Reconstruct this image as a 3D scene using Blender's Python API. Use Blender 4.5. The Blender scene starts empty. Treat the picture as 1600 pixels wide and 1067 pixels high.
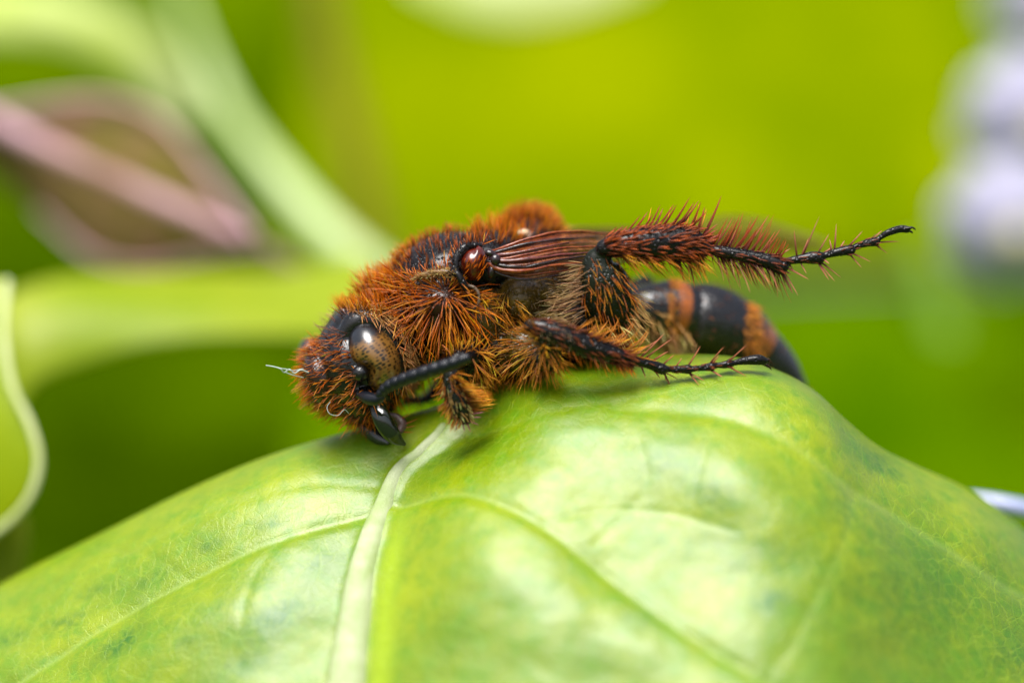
import bpy, bmesh, math, random
import numpy as np
from mathutils import Vector, Matrix, noise
from mathutils.kdtree import KDTree
random.seed(7)
rng = np.random.default_rng(7)
scene = bpy.context.scene
COL = scene.collection

# ------------------------------------------------------------------ camera, sky, sun, exposure
D = 16 * 100 / 36                       # distance camera -> plane y = 0 where 1 unit = 100 px of the photograph
FOCUS_Y = -0.8
cam_data = bpy.data.cameras.new("camera")
cam_data.lens = 100
cam_data.sensor_width = 36
cam_data.clip_start = 0.5
cam_data.clip_end = 6000
cam_data.dof.use_dof = True
cam_data.dof.focus_distance = D + FOCUS_Y
cam_data.dof.aperture_fstop = 0.1 / 2.6
cam_data.dof.aperture_blades = 0
cam = bpy.data.objects.new("camera", cam_data)
cam.location = (0, -D, 0)
cam.rotation_euler = (math.radians(90), 0, 0)
COL.objects.link(cam)
scene.camera = cam

SUN_EL, SUN_AZ = math.radians(62), math.radians(200)     # azimuth from +Y clockwise: behind the camera, a bit to the left
world = bpy.data.worlds.new("World")
scene.world = world
world.use_nodes = True
wn = world.node_tree
bgn = wn.nodes["Background"]
sky = wn.nodes.new("ShaderNodeTexSky")
sky.sky_type = 'NISHITA'
sky.sun_disc = False
sky.sun_elevation = SUN_EL
sky.sun_rotation = SUN_AZ
sky.dust_density = 4
hsv = wn.nodes.new("ShaderNodeHueSaturation")            # thin cloud: a paler sky
hsv.inputs["Saturation"].default_value = 0.6
wn.links.new(sky.outputs[0], hsv.inputs["Color"])
wn.links.new(hsv.outputs[0], bgn.inputs[0])
bgn.inputs[1].default_value = 0.05
sun_data = bpy.data.lights.new("sun", 'SUN')
sun_data.energy = 1.5
sun_data.angle = math.radians(36)
sun_data.color = (1.0, 0.985, 0.965)
sun = bpy.data.objects.new("sun", sun_data)
sd = Vector((math.sin(SUN_AZ) * math.cos(SUN_EL), math.cos(SUN_AZ) * math.cos(SUN_EL), math.sin(SUN_EL)))
sun.rotation_euler = (-sd).to_track_quat('-Z', 'Y').to_euler()
COL.objects.link(sun)
scene.view_settings.view_transform = 'Standard'
scene.view_settings.look = 'None'
scene.view_settings.exposure = 2.08
scene.view_settings.gamma = 1
scene.view_settings.use_curve_mapping = False
scene.render.engine = 'CYCLES'
scene.cycles.use_denoising = True
scene.cycles.max_bounces = 8

# ------------------------------------------------------------------ helpers
def P(px, py, y=0.0):
    """world point that stands at depth y; px, py read off the photograph"""
    k = (D + y) / D
    return Vector(((px - 800) / 100 * k, y, (533.5 - py) / 100 * k))

def to_px(co):
    k = D / (D + co[:, 1])
    return np.stack([co[:, 0] * k * 100 + 800, 533.5 - co[:, 2] * k * 100], 1)

def link(name, me, parent=None, mats=()):
    o = bpy.data.objects.new(name, me)
    COL.objects.link(o)
    for m in mats:
        me.materials.append(m)
    if parent is not None:
        o.parent = parent
    return o

def thing(name, label, cat, loc=(0, 0, 0), group=None):
    o = bpy.data.objects.new(name, None)
    COL.objects.link(o)
    o.location = loc
    o["label"] = label
    o["category"] = cat
    if group:
        o["group"] = group
    return o

def tag(o, label, cat, group=None):
    o["label"] = label
    o["category"] = cat
    if group:
        o["group"] = group
    return o

def keep_parent(o, parent):
    o.parent = parent
    o.matrix_parent_inverse = Matrix.Translation(-Vector(parent.location))
    return o

def mesh_np(name, verts, faces, smooth=True):
    verts = np.asarray(verts, dtype=np.float32)
    faces = np.asarray(faces, dtype=np.int32)
    me = bpy.data.meshes.new(name)
    me.vertices.add(len(verts))
    me.vertices.foreach_set("co", verts.ravel())
    n = faces.shape[1]
    me.loops.add(faces.size)
    me.loops.foreach_set("vertex_index", faces.ravel())
    me.polygons.add(len(faces))
    me.polygons.foreach_set("loop_start", np.arange(0, faces.size, n, dtype=np.int32))
    me.update(calc_edges=True)
    if smooth:
        me.polygons.foreach_set("use_smooth", np.ones(len(faces), dtype=bool))
    me.validate()
    return me

def set_col(me, name, cols):
    a = me.color_attributes.new(name, 'FLOAT_COLOR', 'POINT')
    c = np.ones((len(me.vertices), 4), dtype=np.float32)
    c[:, :3] = cols
    a.data.foreach_set("color", c.ravel())

def spline(pts, n):
    pts = np.asarray(pts, dtype=float)
    if len(pts) == 2:
        t = np.linspace(0, 1, n)[:, None]
        return pts[0] * (1 - t) + pts[1] * t
    P0 = np.vstack([2 * pts[0] - pts[1], pts, 2 * pts[-1] - pts[-2]])
    out = []
    m = len(pts) - 1
    for u in np.linspace(0, m, n):
        i = min(int(u), m - 1)
        t = u - i
        a, b, c, d = P0[i], P0[i + 1], P0[i + 2], P0[i + 3]
        out.append(0.5 * ((2 * b) + (-a + c) * t + (2 * a - 5 * b + 4 * c - d) * t * t + (-a + 3 * b - 3 * c + d) * t ** 3))
    return np.array(out)

def tube_arrays(pts, rad, n=None, seg=14, flat=1.0, caps=True):
    """pts Nx3 world, rad N (world). returns verts, quads (tri caps as degenerate-free fans are skipped by rounding the ends)"""
    data = np.hstack([np.asarray(pts, float), np.asarray(rad, float)[:, None]])
    n = n or max(8, len(pts) * 6)
    s = spline(data, n) if len(pts) > 1 else data
    p, r = s[:, :3], np.maximum(s[:, 3], 1e-4)
    if caps:                                        # rounded ends
        t0 = p[0] - p[1]; t0 /= np.linalg.norm(t0) + 1e-9
        t1 = p[-1] - p[-2]; t1 /= np.linalg.norm(t1) + 1e-9
        pre, post = [], []
        for a in (80, 50, 25):
            c, sn = math.cos(math.radians(a)), math.sin(math.radians(a))
            pre.append(np.append(p[0] + t0 * r[0] * sn * 0.8, r[0] * c))
            post.insert(0, np.append(p[-1] + t1 * r[-1] * sn * 0.8, r[-1] * c))
        s2 = np.vstack([pre, np.hstack([p, r[:, None]]), post])
        p, r = s2[:, :3], s2[:, 3]
    T = np.gradient(p, axis=0)
    T /= np.linalg.norm(T, axis=1)[:, None] + 1e-9
    ref = np.array([0, 1, 0.0])
    A = np.cross(T, ref)
    bad = np.linalg.norm(A, axis=1) < 1e-3
    A[bad] = np.cross(T[bad], [1, 0, 0])
    A /= np.linalg.norm(A, axis=1)[:, None]
    B = np.cross(T, A)
    ang = np.linspace(0, 2 * math.pi, seg, endpoint=False)
    V = p[:, None, :] + r[:, None, None] * (A[:, None, :] * np.cos(ang)[None, :, None] + flat * B[:, None, :] * np.sin(ang)[None, :, None])
    V = V.reshape(-1, 3)
    m = len(p)
    i = np.arange(m - 1)[:, None] * seg
    j = np.arange(seg)[None, :]
    j2 = (j + 1) % seg
    F = np.stack([i + j, i + j2, i + seg + j2, i + seg + j], -1).reshape(-1, 4)
    return V, F

def tube_obj(name, pts, rad, mat, parent=None, n=None, seg=14, flat=1.0, cap_faces=True):
    V, F = tube_arrays(pts, rad, n, seg, flat)
    me = mesh_np(name, V, F)
    if cap_faces:
        bm = bmesh.new(); bm.from_mesh(me)
        bmesh.ops.holes_fill(bm, edges=[e for e in bm.edges if e.is_boundary], sides=0)
        bm.to_mesh(me); bm.free()
    o = link(name, me, None, [mat])
    if parent is not None:
        keep_parent(o, parent)
    return o

# ---- materials
def new_mat(name):
    m = bpy.data.materials.new(name)
    m.use_nodes = True
    nt = m.node_tree
    return m, nt, nt.nodes["Principled BSDF"], nt.nodes["Material Output"]

def N(nt, kind, **kw):
    n = nt.nodes.new(kind)
    for k, v in kw.items():
        setattr(n, k, v)
    return n

def noise_node(nt, scale, detail=4, coord=None, rough=0.55):
    n = N(nt, "ShaderNodeTexNoise")
    n.inputs["Scale"].default_value = scale
    n.inputs["Detail"].default_value = detail
    n.inputs["Roughness"].default_value = rough
    if coord is None:
        tc = N(nt, "ShaderNodeTexCoord")
        coord = tc.outputs["Object"]
    nt.links.new(coord, n.inputs["Vector"])
    return n

def ramp(nt, src, stops):
    r = N(nt, "ShaderNodeValToRGB")
    e = r.color_ramp.elements
    while len(e) < len(stops):
        e.new(0.5)
    for el, (p, c) in zip(e, stops):
        el.position = p
        el.color = tuple(c) + (1,) if len(c) == 3 else c
    nt.links.new(src, r.inputs[0])
    return r

def mixc(nt, fac, a, b, blend='MIX'):
    m = N(nt, "ShaderNodeMix", data_type='RGBA', blend_type=blend)
    for sock, v in ((m.inputs[0], fac), (m.inputs[6], a), (m.inputs[7], b)):
        if isinstance(v, (int, float)):
            sock.default_value = v
        elif isinstance(v, tuple):
            sock.default_value = v + (1,) if len(v) == 3 else v
        else:
            nt.links.new(v, sock)
    return m.outputs[2]

def bump(nt, bsdf, h, strength, dist=0.02, prev=None):
    b = N(nt, "ShaderNodeBump")
    b.inputs["Strength"].default_value = strength
    b.inputs["Distance"].default_value = dist
    nt.links.new(h, b.inputs["Height"])
    if prev is not None:
        nt.links.new(prev, b.inputs["Normal"])
    nt.links.new(b.outputs[0], bsdf.inputs["Normal"])
    return b.outputs[0]

def leaf_material(name, c1, c2, scale=0.3, rough=0.45, transl=0.35, tcol=None, spec=0.25):
    """thin plant tissue: diffuse and gloss plus light coming through"""
    m, nt, b, out = new_mat(name)
    nz = noise_node(nt, scale, 3)
    r = ramp(nt, nz.outputs[0], [(0.35, c1), (0.65, c2)])
    nt.links.new(r.outputs[0], b.inputs["Base Color"])
    b.inputs["Roughness"].default_value = rough
    b.inputs["Specular IOR Level"].default_value = spec
    n2 = noise_node(nt, scale * 18, 3)
    bump(nt, b, n2.outputs[0], 0.3, 0.05)
    if transl:
        t = N(nt, "ShaderNodeBsdfTranslucent")
        if tcol:
            t.inputs[0].default_value = tuple(tcol) + (1,)
        else:
            nt.links.new(r.outputs[0], t.inputs[0])
        mx = N(nt, "ShaderNodeMixShader")
        mx.inputs[0].default_value = transl
        nt.links.new(b.outputs[0], mx.inputs[1])
        nt.links.new(t.outputs[0], mx.inputs[2])
        nt.links.new(mx.outputs[0], out.inputs[0])
    return m

def hair_material(name):
    m, nt, b, out = new_mat(name)
    at = N(nt, "ShaderNodeAttribute", attribute_name="hair_col")
    nt.links.new(at.outputs["Color"], b.inputs["Base Color"])
    b.inputs["Roughness"].default_value = 0.33
    b.inputs["Specular IOR Level"].default_value = 0.3
    t = N(nt, "ShaderNodeBsdfTranslucent")
    nt.links.new(at.outputs["Color"], t.inputs[0])
    mx = N(nt, "ShaderNodeMixShader")
    mx.inputs[0].default_value = 0.3
    nt.links.new(b.outputs[0], mx.inputs[1])
    nt.links.new(t.outputs[0], mx.inputs[2])
    nt.links.new(mx.outputs[0], out.inputs[0])
    return m

# ------------------------------------------------------------------ setting: ground
ground_m, nt, b, _ = new_mat("garden_soil")
r = ramp(nt, noise_node(nt, 0.05, 6).outputs[0], [(0.3, (0.03, 0.055, 0.008)), (0.7, (0.06, 0.13, 0.012))])
nt.links.new(r.outputs[0], b.inputs["Base Color"])
b.inputs["Roughness"].default_value = 0.9
gv = [(-3000, -3000, -60), (3000, -3000, -60), (3000, 3000, -60), (-3000, 3000, -60)]
ground = link("ground", mesh_np("ground", gv, [(0, 1, 2, 3)], False), None, [ground_m])
ground["kind"] = "structure"
ground["label"] = "dim green planted ground of the garden behind and below the leaves"

# ------------------------------------------------------------------ the foreground leaf
def interp(xs, tab):
    t = np.array(tab, float)
    x0, y0 = t[:, 0], t[:, 1:]
    # smooth monotone-ish interpolation through a dense catmull-rom
    s = spline(t, len(t) * 24)
    o = np.argsort(s[:, 0])
    return np.stack([np.interp(xs, s[o, 0], s[o, k + 1]) for k in range(y0.shape[1])], -1)

# px, crest py, crest depth y
CREST = [(-700, 1290, 3.2), (-300, 1090, 2.6), (0, 918, 1.9), (150, 840, 1.5), (300, 766, 1.1), (430, 712, 0.8), (560, 673, 0.5),
         (640, 651, 0.4), (700, 632, 0.35), (780, 598, 0.3), (860, 576, 0.2), (950, 562, 0.2), (1060, 558, 0.1), (1150, 562, 0.0),
         (1215, 584, 0.0), (1270, 614, 0.1), (1320, 660, 0.3), (1370, 700, 0.6), (1430, 731, 0.9), (1500, 762, 1.2),
         (1560, 800, 1.5), (1640, 868, 1.8), (1800, 1010, 2.4), (2200, 1400, 3.6)]
us = np.arange(-560, 2120, 5.0)
ts = np.concatenate([np.arange(-3.2, 0, 0.06), np.arange(0, 8.6, 0.032)])
cr = interp(us, CREST)
U, T_ = np.meshgrid(us, ts, indexing='ij')
dt = 0.01
tt = np.arange(-3.3, 9, dt)
th_max = math.radians(60)
theta = np.where(tt >= 0, th_max * (1 - np.exp(-np.maximum(tt, 0) / 1.25)), math.radians(70) * (1 - np.exp(np.minimum(tt, 0) / 1.2)))
a_ = np.cumsum(np.cos(theta)) * dt
b_ = np.cumsum(np.sin(theta) * np.sign(tt)) * dt
i0 = np.argmin(np.abs(tt))
a_ -= a_[i0]; b_ -= b_[i0]
Aof = np.interp(T_, tt, a_)
Bof = np.interp(T_, tt, np.abs(b_))
CY = cr[:, 1][:, None] * np.ones_like(T_)
kk = (D + CY) / D
CX = (U - 800) / 100 * kk
CZ = (533.5 - cr[:, 0][:, None]) / 100 * kk
X = CX.copy()
Y = CY - Aof
Z = CZ - Bof

MIDRIB = [(712, 632), (690, 652), (655, 680), (622, 706), (600, 738), (580, 790), (563, 850), (549, 920), (538, 1000), (528, 1080), (518, 1180)]
VEINS = [([(592, 762), (640, 770), (710, 774), (770, 790), (840, 824), (905, 870), (975, 925), (1060, 985), (1160, 1045), (1300, 1120)], 6, 1.0),
         ([(960, 640), (1060, 648), (1130, 655), (1200, 680), (1260, 718), (1330, 770), (1420, 830), (1520, 890), (1650, 960)], 6, 0.6),
         ([(574, 775), (520, 797), (440, 836), (350, 880), (250, 932), (150, 990), (40, 1060), (-60, 1130)], 5, 1.0),
         ([(1330, 772), (1310, 850), (1280, 920), (1240, 1000), (1200, 1060)], 5, 0.35),
         ([(1000, 700), (1010, 760), (980, 800), (930, 850)], 4, 0.25),
         ([(600, 730), (500, 745), (400, 780), (300, 820), (180, 880)], 4, 0.3),
         ([(690, 660), (800, 655), (900, 640), (1000, 625)], 4, 0.3),
         ([(840, 824), (930, 800), (1040, 800), (1150, 830)], 3, 0.22),
         ([(1130, 655), (1100, 720), (1080, 800)], 3, 0.2),
         ([(440, 836), (400, 900), (380, 980)], 3, 0.25), ([(300, 905), (230, 870), (150, 860)], 3, 0.2)]

def dist_poly(pts2, poly, n=90):
    s = spline(np.array(poly, float), n)
    best = np.full(len(pts2), 1e9); where = np.zeros(len(pts2))
    for i in range(len(s) - 1):
        a, bb = s[i], s[i + 1]
        ab = bb - a
        t = np.clip(((pts2 - a) @ ab) / (ab @ ab + 1e-9), 0, 1)
        d = np.linalg.norm(pts2 - (a + t[:, None] * ab), axis=1)
        m = d < best
        best[m] = d[m]; where[m] = (i + t[m]) / (len(s) - 1)
    return best, where

co = np.stack([X, Y, Z], -1).reshape(-1, 3)
pp = to_px(co)
front = (T_.ravel() > -0.4)
sub = np.where(front)[0]
dm = np.full(len(co), 1e3); wm = np.zeros(len(co))
dm[sub], wm[sub] = dist_poly(pp[sub], MIDRIB)
sgn = np.ones(len(co))
mr = spline(np.array(MIDRIB, float), 120)
xm = np.interp(pp[:, 1], mr[:, 1], mr[:, 0])
side = (pp[:, 0] - xm)                                     # right of the midrib > 0
vein = np.zeros(len(co)); hgt = np.zeros(len(co))
for poly, w, k in VEINS:
    d, _w = dist_poly(pp[sub], poly, 60)
    wob = np.array([noise.noise(Vector((q[0] * .012, q[1] * .012, 3.0))) for q in pp[sub[::1]]]) if k > .9 else 0
    v = np.exp(-(d / w) ** 2) * k
    vein[sub] = np.maximum(vein[sub], v)
    hgt[sub] += -0.05 * k * np.exp(-(d / (w * 2.0)) ** 2) - 0.05 * k * np.exp(-(d / 60.0) ** 2)      # side veins lie in shallow furrows
# the midrib sits in a valley
soft = np.clip((T_.ravel() + 0.0) / 1.2, 0, 1)
fade = soft * soft * (3 - 2 * soft)
hgt += (-0.42 * np.exp(-(dm / 95.0) ** 2) + 0.10 * np.exp(-(dm / (10 + 14 * np.clip((pp[:, 1] - 650) / 400, 0, 1))) ** 2)) * fade
def bumpg(px, py, sx, sy, rot, amp):
    c, s = math.cos(math.radians(rot)), math.sin(math.radians(rot))
    dx, dy = pp[:, 0] - px, pp[:, 1] - py
    a, bq = (dx * c + dy * s) / sx, (-dx * s + dy * c) / sy
    return amp * np.exp(-(a * a + bq * bq))
for g in [(770, 900, 130, 170, -20, 0.30), (1150, 760, 260, 70, 25, 0.16), (1130, 880, 170, 90, 10, -0.10), (1400, 900, 130, 100, 30, 0.14),
          (350, 800, 160, 40, -25, 0.10), (300, 980, 200, 60, -28, 0.16), (1000, 1010, 160, 70, 30, 0.14), (1240, 650, 110, 45, 35, 0.10)]:
    hgt += bumpg(*g) * fade
nz = np.array([noise.noise(Vector((q[0] * 0.011, q[1] * 0.017, 0.0))) * 0.026 + noise.noise(Vector((q[0] * 0.035, q[1] * 0.045, 9.0))) * 0.007 for q in pp])
hgt += nz * (0.35 + 0.65 * fade)
# normals of the undisturbed sheet
G = co.reshape(len(us), len(ts), 3)
du, dv = np.gradient(G, axis=0), np.gradient(G, axis=1)
nn = np.cross(du, dv); nn /= np.linalg.norm(nn, axis=2)[..., None]
if nn[300, 200, 2] < 0: nn = -nn
co2 = co + nn.reshape(-1, 3) * hgt[:, None]
nu, nv = len(us), len(ts)
ii, jj = np.meshgrid(np.arange(nu - 1), np.arange(nv - 1), indexing='ij')
base = (ii * nv + jj).ravel()
F = np.stack([base, base + nv, base + nv + 1, base + 1], -1)
me = mesh_np("leaf_blade", co2, F)
# ---- colour patches of the blade itself: darker green mottling along the veins
mott = np.zeros(len(co))
for (px, py, sx, sy, rot, amp) in [(195, 1010, 34, 14, -35, 1.0), (430, 965, 45, 22, -40, 0.9), (485, 870, 30, 10, -35, 0.7), (425, 815, 28, 9, -25, 0.6),
        (240, 905, 30, 8, -25, 0.6), (110, 970, 30, 9, -20, 0.7), (330, 855, 18, 7, -25, 0.6), (10, 1000, 30, 10, -15, 0.7), (150, 925, 26, 8, -20, 0.5),
        (1205, 940, 26, 20, 0, 0.9), (1110, 775, 45, 22, 20, 0.6), (1140, 880, 40, 22, 10, 0.55), (1370, 725, 40, 16, 30, 0.8), (1480, 900, 90, 60, 20, 0.5),
        (1000, 975, 30, 16, 0, 0.5), (880, 950, 30, 22, 0, 0.35), (1300, 800, 90, 40, 20, 0.45), (380, 1040, 40, 18, -30, 0.6), (700, 690, 60, 16, -10, 0.45),
        (1560, 1020, 70, 50, 0, 0.6), (1450, 930, 190, 110, 10, 0.5), (1180, 860, 120, 50, 15, 0.4), (400, 930, 160, 40, -30, 0.35), (620, 740, 60, 30, -20, 0.3), (1050, 730, 60, 25, 10, 0.5), (300, 1010, 20, 10, -30, 0.5), (770, 620, 40, 14, 0, 0.3)]:
    mott = np.maximum(mott, bumpg(px, py, sx * 1.2, sy * 1.2, rot, amp))
rngs = np.exp(-(dm / 16.0) ** 2)
yel = np.exp(-((side - 46 - (pp[:, 1] - 800) * 0.05) / 22.0) ** 2) * np.clip((pp[:, 1] - 740) / 120, 0, 1)     # yellower stripe just right of the midrib
set_col(me, "leaf_mask", np.stack([vein, mott, np.clip(yel + 0.25 * rngs, 0, 1)], -1))

lm, nt, b, out = new_mat("leaf_tissue")
tc = N(nt, "ShaderNodeTexCoord")
at = N(nt, "ShaderNodeAttribute", attribute_name="leaf_mask")
sep = N(nt, "ShaderNodeSeparateColor")
nt.links.new(at.outputs["Color"], sep.inputs[0])
n1 = noise_node(nt, 0.55, 5, tc.outputs["Object"])
n2 = noise_node(nt, 3.2, 5, tc.outputs["Object"], 0.65)
c0 = ramp(nt, n1.outputs[0], [(0.32, (0.12, 0.215, 0.0)), (0.5, (0.20, 0.285, 0.0)), (0.68, (0.28, 0.35, 0.0))]).outputs[0]
f2 = ramp(nt, n2.outputs[0], [(0.45, (0, 0, 0)), (0.72, (1, 1, 1))])
c1 = mixc(nt, f2.outputs[0], c0, (0.11, 0.25, 0.002))
mulm = N(nt, "ShaderNodeMath", operation='MULTIPLY')
nt.links.new(sep.outputs[1], mulm.inputs[0])
rm = ramp(nt, noise_node(nt, 6, 4, tc.outputs["Object"]).outputs[0], [(0.35, (0.35,) * 3), (0.55, (1,) * 3)])
nt.links.new(rm.outputs[0], mulm.inputs[1])
c2 = mixc(nt, mulm.outputs[0], c1, (0.02, 0.125, 0.006))
c3 = mixc(nt, sep.outputs[2], c2, (0.30, 0.42, 0.004))
vm = N(nt, "ShaderNodeMath", operation='MULTIPLY'); vm.inputs[1].default_value = 0.3
nt.links.new(sep.outputs[0], vm.inputs[0])
c4 = mixc(nt, vm.outputs[0], c3, (0.34, 0.45, 0.12))
# tiny dark specks
vor = N(nt, "ShaderNodeTexVoronoi"); vor.inputs["Scale"].default_value = 2.6
nt.links.new(tc.outputs["Object"], vor.inputs["Vector"])
sp = ramp(nt, vor.outputs["Distance"], [(0.018, (1, 1, 1)), (0.035, (0, 0, 0))])
c5 = mixc(nt, sp.outputs[0], c4, (0.03, 0.05, 0.01))
LEAFCOL = c5
rr = ramp(nt, n2.outputs[0], [(0.3, (0.27,) * 3), (0.7, (0.40,) * 3)])
nt.links.new(rr.outputs[0], b.inputs["Roughness"])
b.inputs["Specular IOR Level"].default_value = 0.4
b.inputs["Coat Weight"].default_value = 0.42
b.inputs["Coat Roughness"].default_value = 0.3
cell = N(nt, "ShaderNodeTexVoronoi"); cell.inputs["Scale"].default_value = 34
nt.links.new(tc.outputs["Object"], cell.inputs["Vector"])
net = N(nt, "ShaderNodeTexVoronoi", feature='DISTANCE_TO_EDGE'); net.inputs["Scale"].default_value = 4.2
nd = noise_node(nt, 2.0, 3, tc.outputs["Object"])
av = mixc(nt, 0.12, tc.outputs["Object"], nd.outputs["Color"], 'ADD')
nt.links.new(av, net.inputs["Vector"])
nr = ramp(nt, net.outputs["Distance"], [(0.0, (0, 0, 0)), (0.06, (1, 1, 1))])
inv = ramp(nt, net.outputs["Distance"], [(0.0, (0.3,) * 3), (0.05, (0,) * 3)])
c6 = mixc(nt, inv.outputs[0], c5, (0.30, 0.42, 0.03))
nt.links.new(c6, b.inputs["Base Color"])
p1 = bump(nt, b, cell.outputs["Distance"], 0.22, 0.02)
p2 = bump(nt, b, nr.outputs[0], 0.22, 0.02, p1)
p3 = bump(nt, b, noise_node(nt, 9, 6, tc.outputs["Object"], 0.7).outputs[0], 0.35, 0.05, p2)
tr = N(nt, "ShaderNodeBsdfTranslucent"); nt.links.new(c5, tr.inputs[0])
mx = N(nt, "ShaderNodeMixShader"); mx.inputs[0].default_value = 0.22
nt.links.new(b.outputs[0], mx.inputs[1]); nt.links.new(tr.outputs[0], mx.inputs[2]); nt.links.new(mx.outputs[0], out.inputs[0])
LEAF_LOC = P(700, 900, -2.5)
leaf = thing("broad_leaf", "big glossy pale green leaf with white midrib, arched in the foreground under the wasp", "leaf", LEAF_LOC)
blade = keep_parent(link("leaf_blade", me, None, [lm]), leaf)
sol = blade.modifiers.new("thick", 'SOLIDIFY'); sol.thickness = 0.05; sol.offset = -1

# midrib: a ridge that lies on the blade
kd = KDTree(len(sub))
for k, i in enumerate(sub):
    kd.insert((pp[i, 0], pp[i, 1], 0), i)
kd.balance()
mpts, mrad = [], []
M = spline(np.array(MIDRIB[1:], float), 70)
for k, (qx, qy) in enumerate(M):
    near = kd.find_n((qx, qy, 0), 4)
    c = sum((Vector(co2[i]) for _, i, _ in near), Vector()) / 4
    n_ = Vector(nn.reshape(-1, 3)[near[0][1]])
    w = 0.10 + 0.22 * min(1, max(0, (qy - 650) / 420))
    mpts.append(c + n_ * (0.0)); mrad.append(w)
mpts = np.array([tuple(v) for v in mpts])
for _ in range(4):
    mpts[1:-1] = (mpts[:-2] + mpts[1:-1] * 2 + mpts[2:]) / 4
rib_m = leaf_material("midrib_tissue", (0.27, 0.35, 0.12), (0.40, 0.45, 0.25), 2.2, 0.35, 0.15)
midrib = tube_obj("midrib", mpts, mrad, rib_m, leaf, n=160, seg=28, flat=0.62)

# ------------------------------------------------------------------ the wasp
WLOC = P(790, 590, 0.3)
wasp = thing("wasp", "large hairy rust-orange and black wasp crouching on the foreground leaf", "wasp", WLOC)
BLACK = (0.0035, 0.003, 0.0035); ORANGE = (0.28, 0.07, 0.004); OLIVE = (0.085, 0.052, 0.007); RUST = (0.025, 0.007, 0.002)
GREENB = (0.005, 0.008, 0.002); TAN = (0.2, 0.11, 0.04)

prims_v, prims_f, prims_c, prims_p = [], [], [], []
PIT = 1.0
off = 0
ico = bmesh.new(); bmesh.ops.create_icosphere(ico, subdivisions=4, radius=1)
ICOV = np.array([v.co[:] for v in ico.verts]); ICOF = [tuple(v.index for v in f.verts) for f in ico.faces]; ico.free()

def ell(px, py, y, rx, rz, ry, rot=0, col=BLACK, yaw=0):
    """ellipsoid; radii in px, rot turns it clockwise in the side view"""
    global off
    c = P(px, py, y)
    m = Matrix.Translation(c) @ Matrix.Rotation(math.radians(yaw), 4, 'Z') @ Matrix.Rotation(math.radians(rot), 4, 'Y') @ Matrix.Diagonal((rx / 100, ry / 100, rz / 100, 1))
    mm = np.array(m)
    v = ICOV @ mm[:3, :3].T + mm[:3, 3]
    prims_v.append(v); prims_f.extend([tuple(i + off for i in f) for f in ICOF]); prims_c.append(np.tile(col, (len(v), 1))); prims_p.append(np.full(len(v), PIT))
    off += len(v)

def limb(pts, col=BLACK, n=None, seg=20, flat=1.0):
    """pts: (px, py, y, r px)"""
    global off
    p = np.array([tuple(P(a, b_, c)) for a, b_, c, r in pts]); r = np.array([q[3] / 100 for q in pts])
    v, f = tube_arrays(p, r, n, seg, flat)
    f = [tuple(int(i) + off for i in q) for q in f]
    nv_ = len(v)
    f.append(tuple(off + i for i in range(seg))[::-1]); f.append(tuple(off + nv_ - seg + i for i in range(seg)))
    prims_v.append(v); prims_f.extend(f); prims_c.append(np.tile(col, (nv_, 1))); prims_p.append(np.full(nv_, PIT))
    off += nv_

YC = 0.45                                              # mid plane of the body
# head, turned a little towards the lens
PIT = 0.15
ell(568, 570, 0.2, 72, 90, 112, -12, BLACK, -14)
ell(528, 588, 0.15, 42, 62, 92, -18, RUST, -20)
ell(563, 630, -0.05, 34, 32, 60, 20, RUST)
ell(542, 506, 0.2, 32, 26, 78, -30, BLACK)
ell(563, 583, -1.0, 13, 13, 14, 0, BLACK)                # lobe in the notch of the eye
ell(572, 618, -0.75, 20, 12, 22, 10, BLACK)               # antennal socket
# rim behind the eye
limb([(540, 540, -0.66, 12), (544, 520, -0.62, 17), (558, 504, -0.62, 20), (582, 502, -0.62, 21), (602, 518, -0.60, 20), (616, 548, -0.56, 19), (622, 580, -0.5, 17), (614, 608, -0.42, 14)], BLACK)
# neck collar and pronotum
PIT = 1.0
ell(608, 512, 0.35, 38, 76, 104, -22, ORANGE)
ell(638, 508, 0.35, 46, 76, 110, -18, RUST)
ell(690, 478, -0.12, 72, 50, 92, 8, RUST)                # near pronotal lobe
ell(690, 478, 2 * YC + 0.12, 72, 50, 92, 8, RUST)
# mesonotum, scutellum, far hump, propodeum
ell(698, 437, 0.4, 96, 74, 116, -20, BLACK)
ell(765, 424, 0.5, 68, 66, 108, 0, BLACK)
ell(828, 382, 1.5, 48, 47, 98, 0, BLACK)
ell(880, 455, 0.75, 95, 62, 100, 6, BLACK)
ell(815, 420, 0.9, 80, 52, 95, 0, RUST)
# ridge edge above the pronotal lobe (pale line), black edge and ring by the shoulder
limb([(640, 440, -0.78, 4), (662, 430, -0.86, 5), (688, 425, -0.93, 5), (710, 427, -0.97, 5)], TAN)
limb([(702, 426, -0.95, 6), (714, 428, -1.0, 6), (722, 440, -1.02, 6), (728, 452, -1.0, 5)], BLACK)
limb([(730, 446, -0.92, 3.5), (742, 450, -0.96, 3), (749, 462, -0.98, 3), (747, 476, -0.96, 3), (738, 484, -0.9, 2)], (0.12, 0.08, 0.05))
limb([(750, 384, -0.75, 5), (728, 386, -0.86, 7), (714, 402, -0.93, 7), (712, 420, -0.98, 6)], BLACK)
# side plates
ell(752, 500, 0.15, 52, 62, 98, 10, OLIVE)
ell(812, 470, 0.12, 46, 44, 94, -12, OLIVE)
ell(862, 462, 0.2, 42, 38, 92, 20, OLIVE)
ell(858, 505, 0.12, 44, 34, 88, -10, OLIVE)
ell(790, 545, 0.3, 120, 58, 92, 2, BLACK)
ell(905, 510, 0.35, 70, 58, 85, 0, BLACK)
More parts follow.
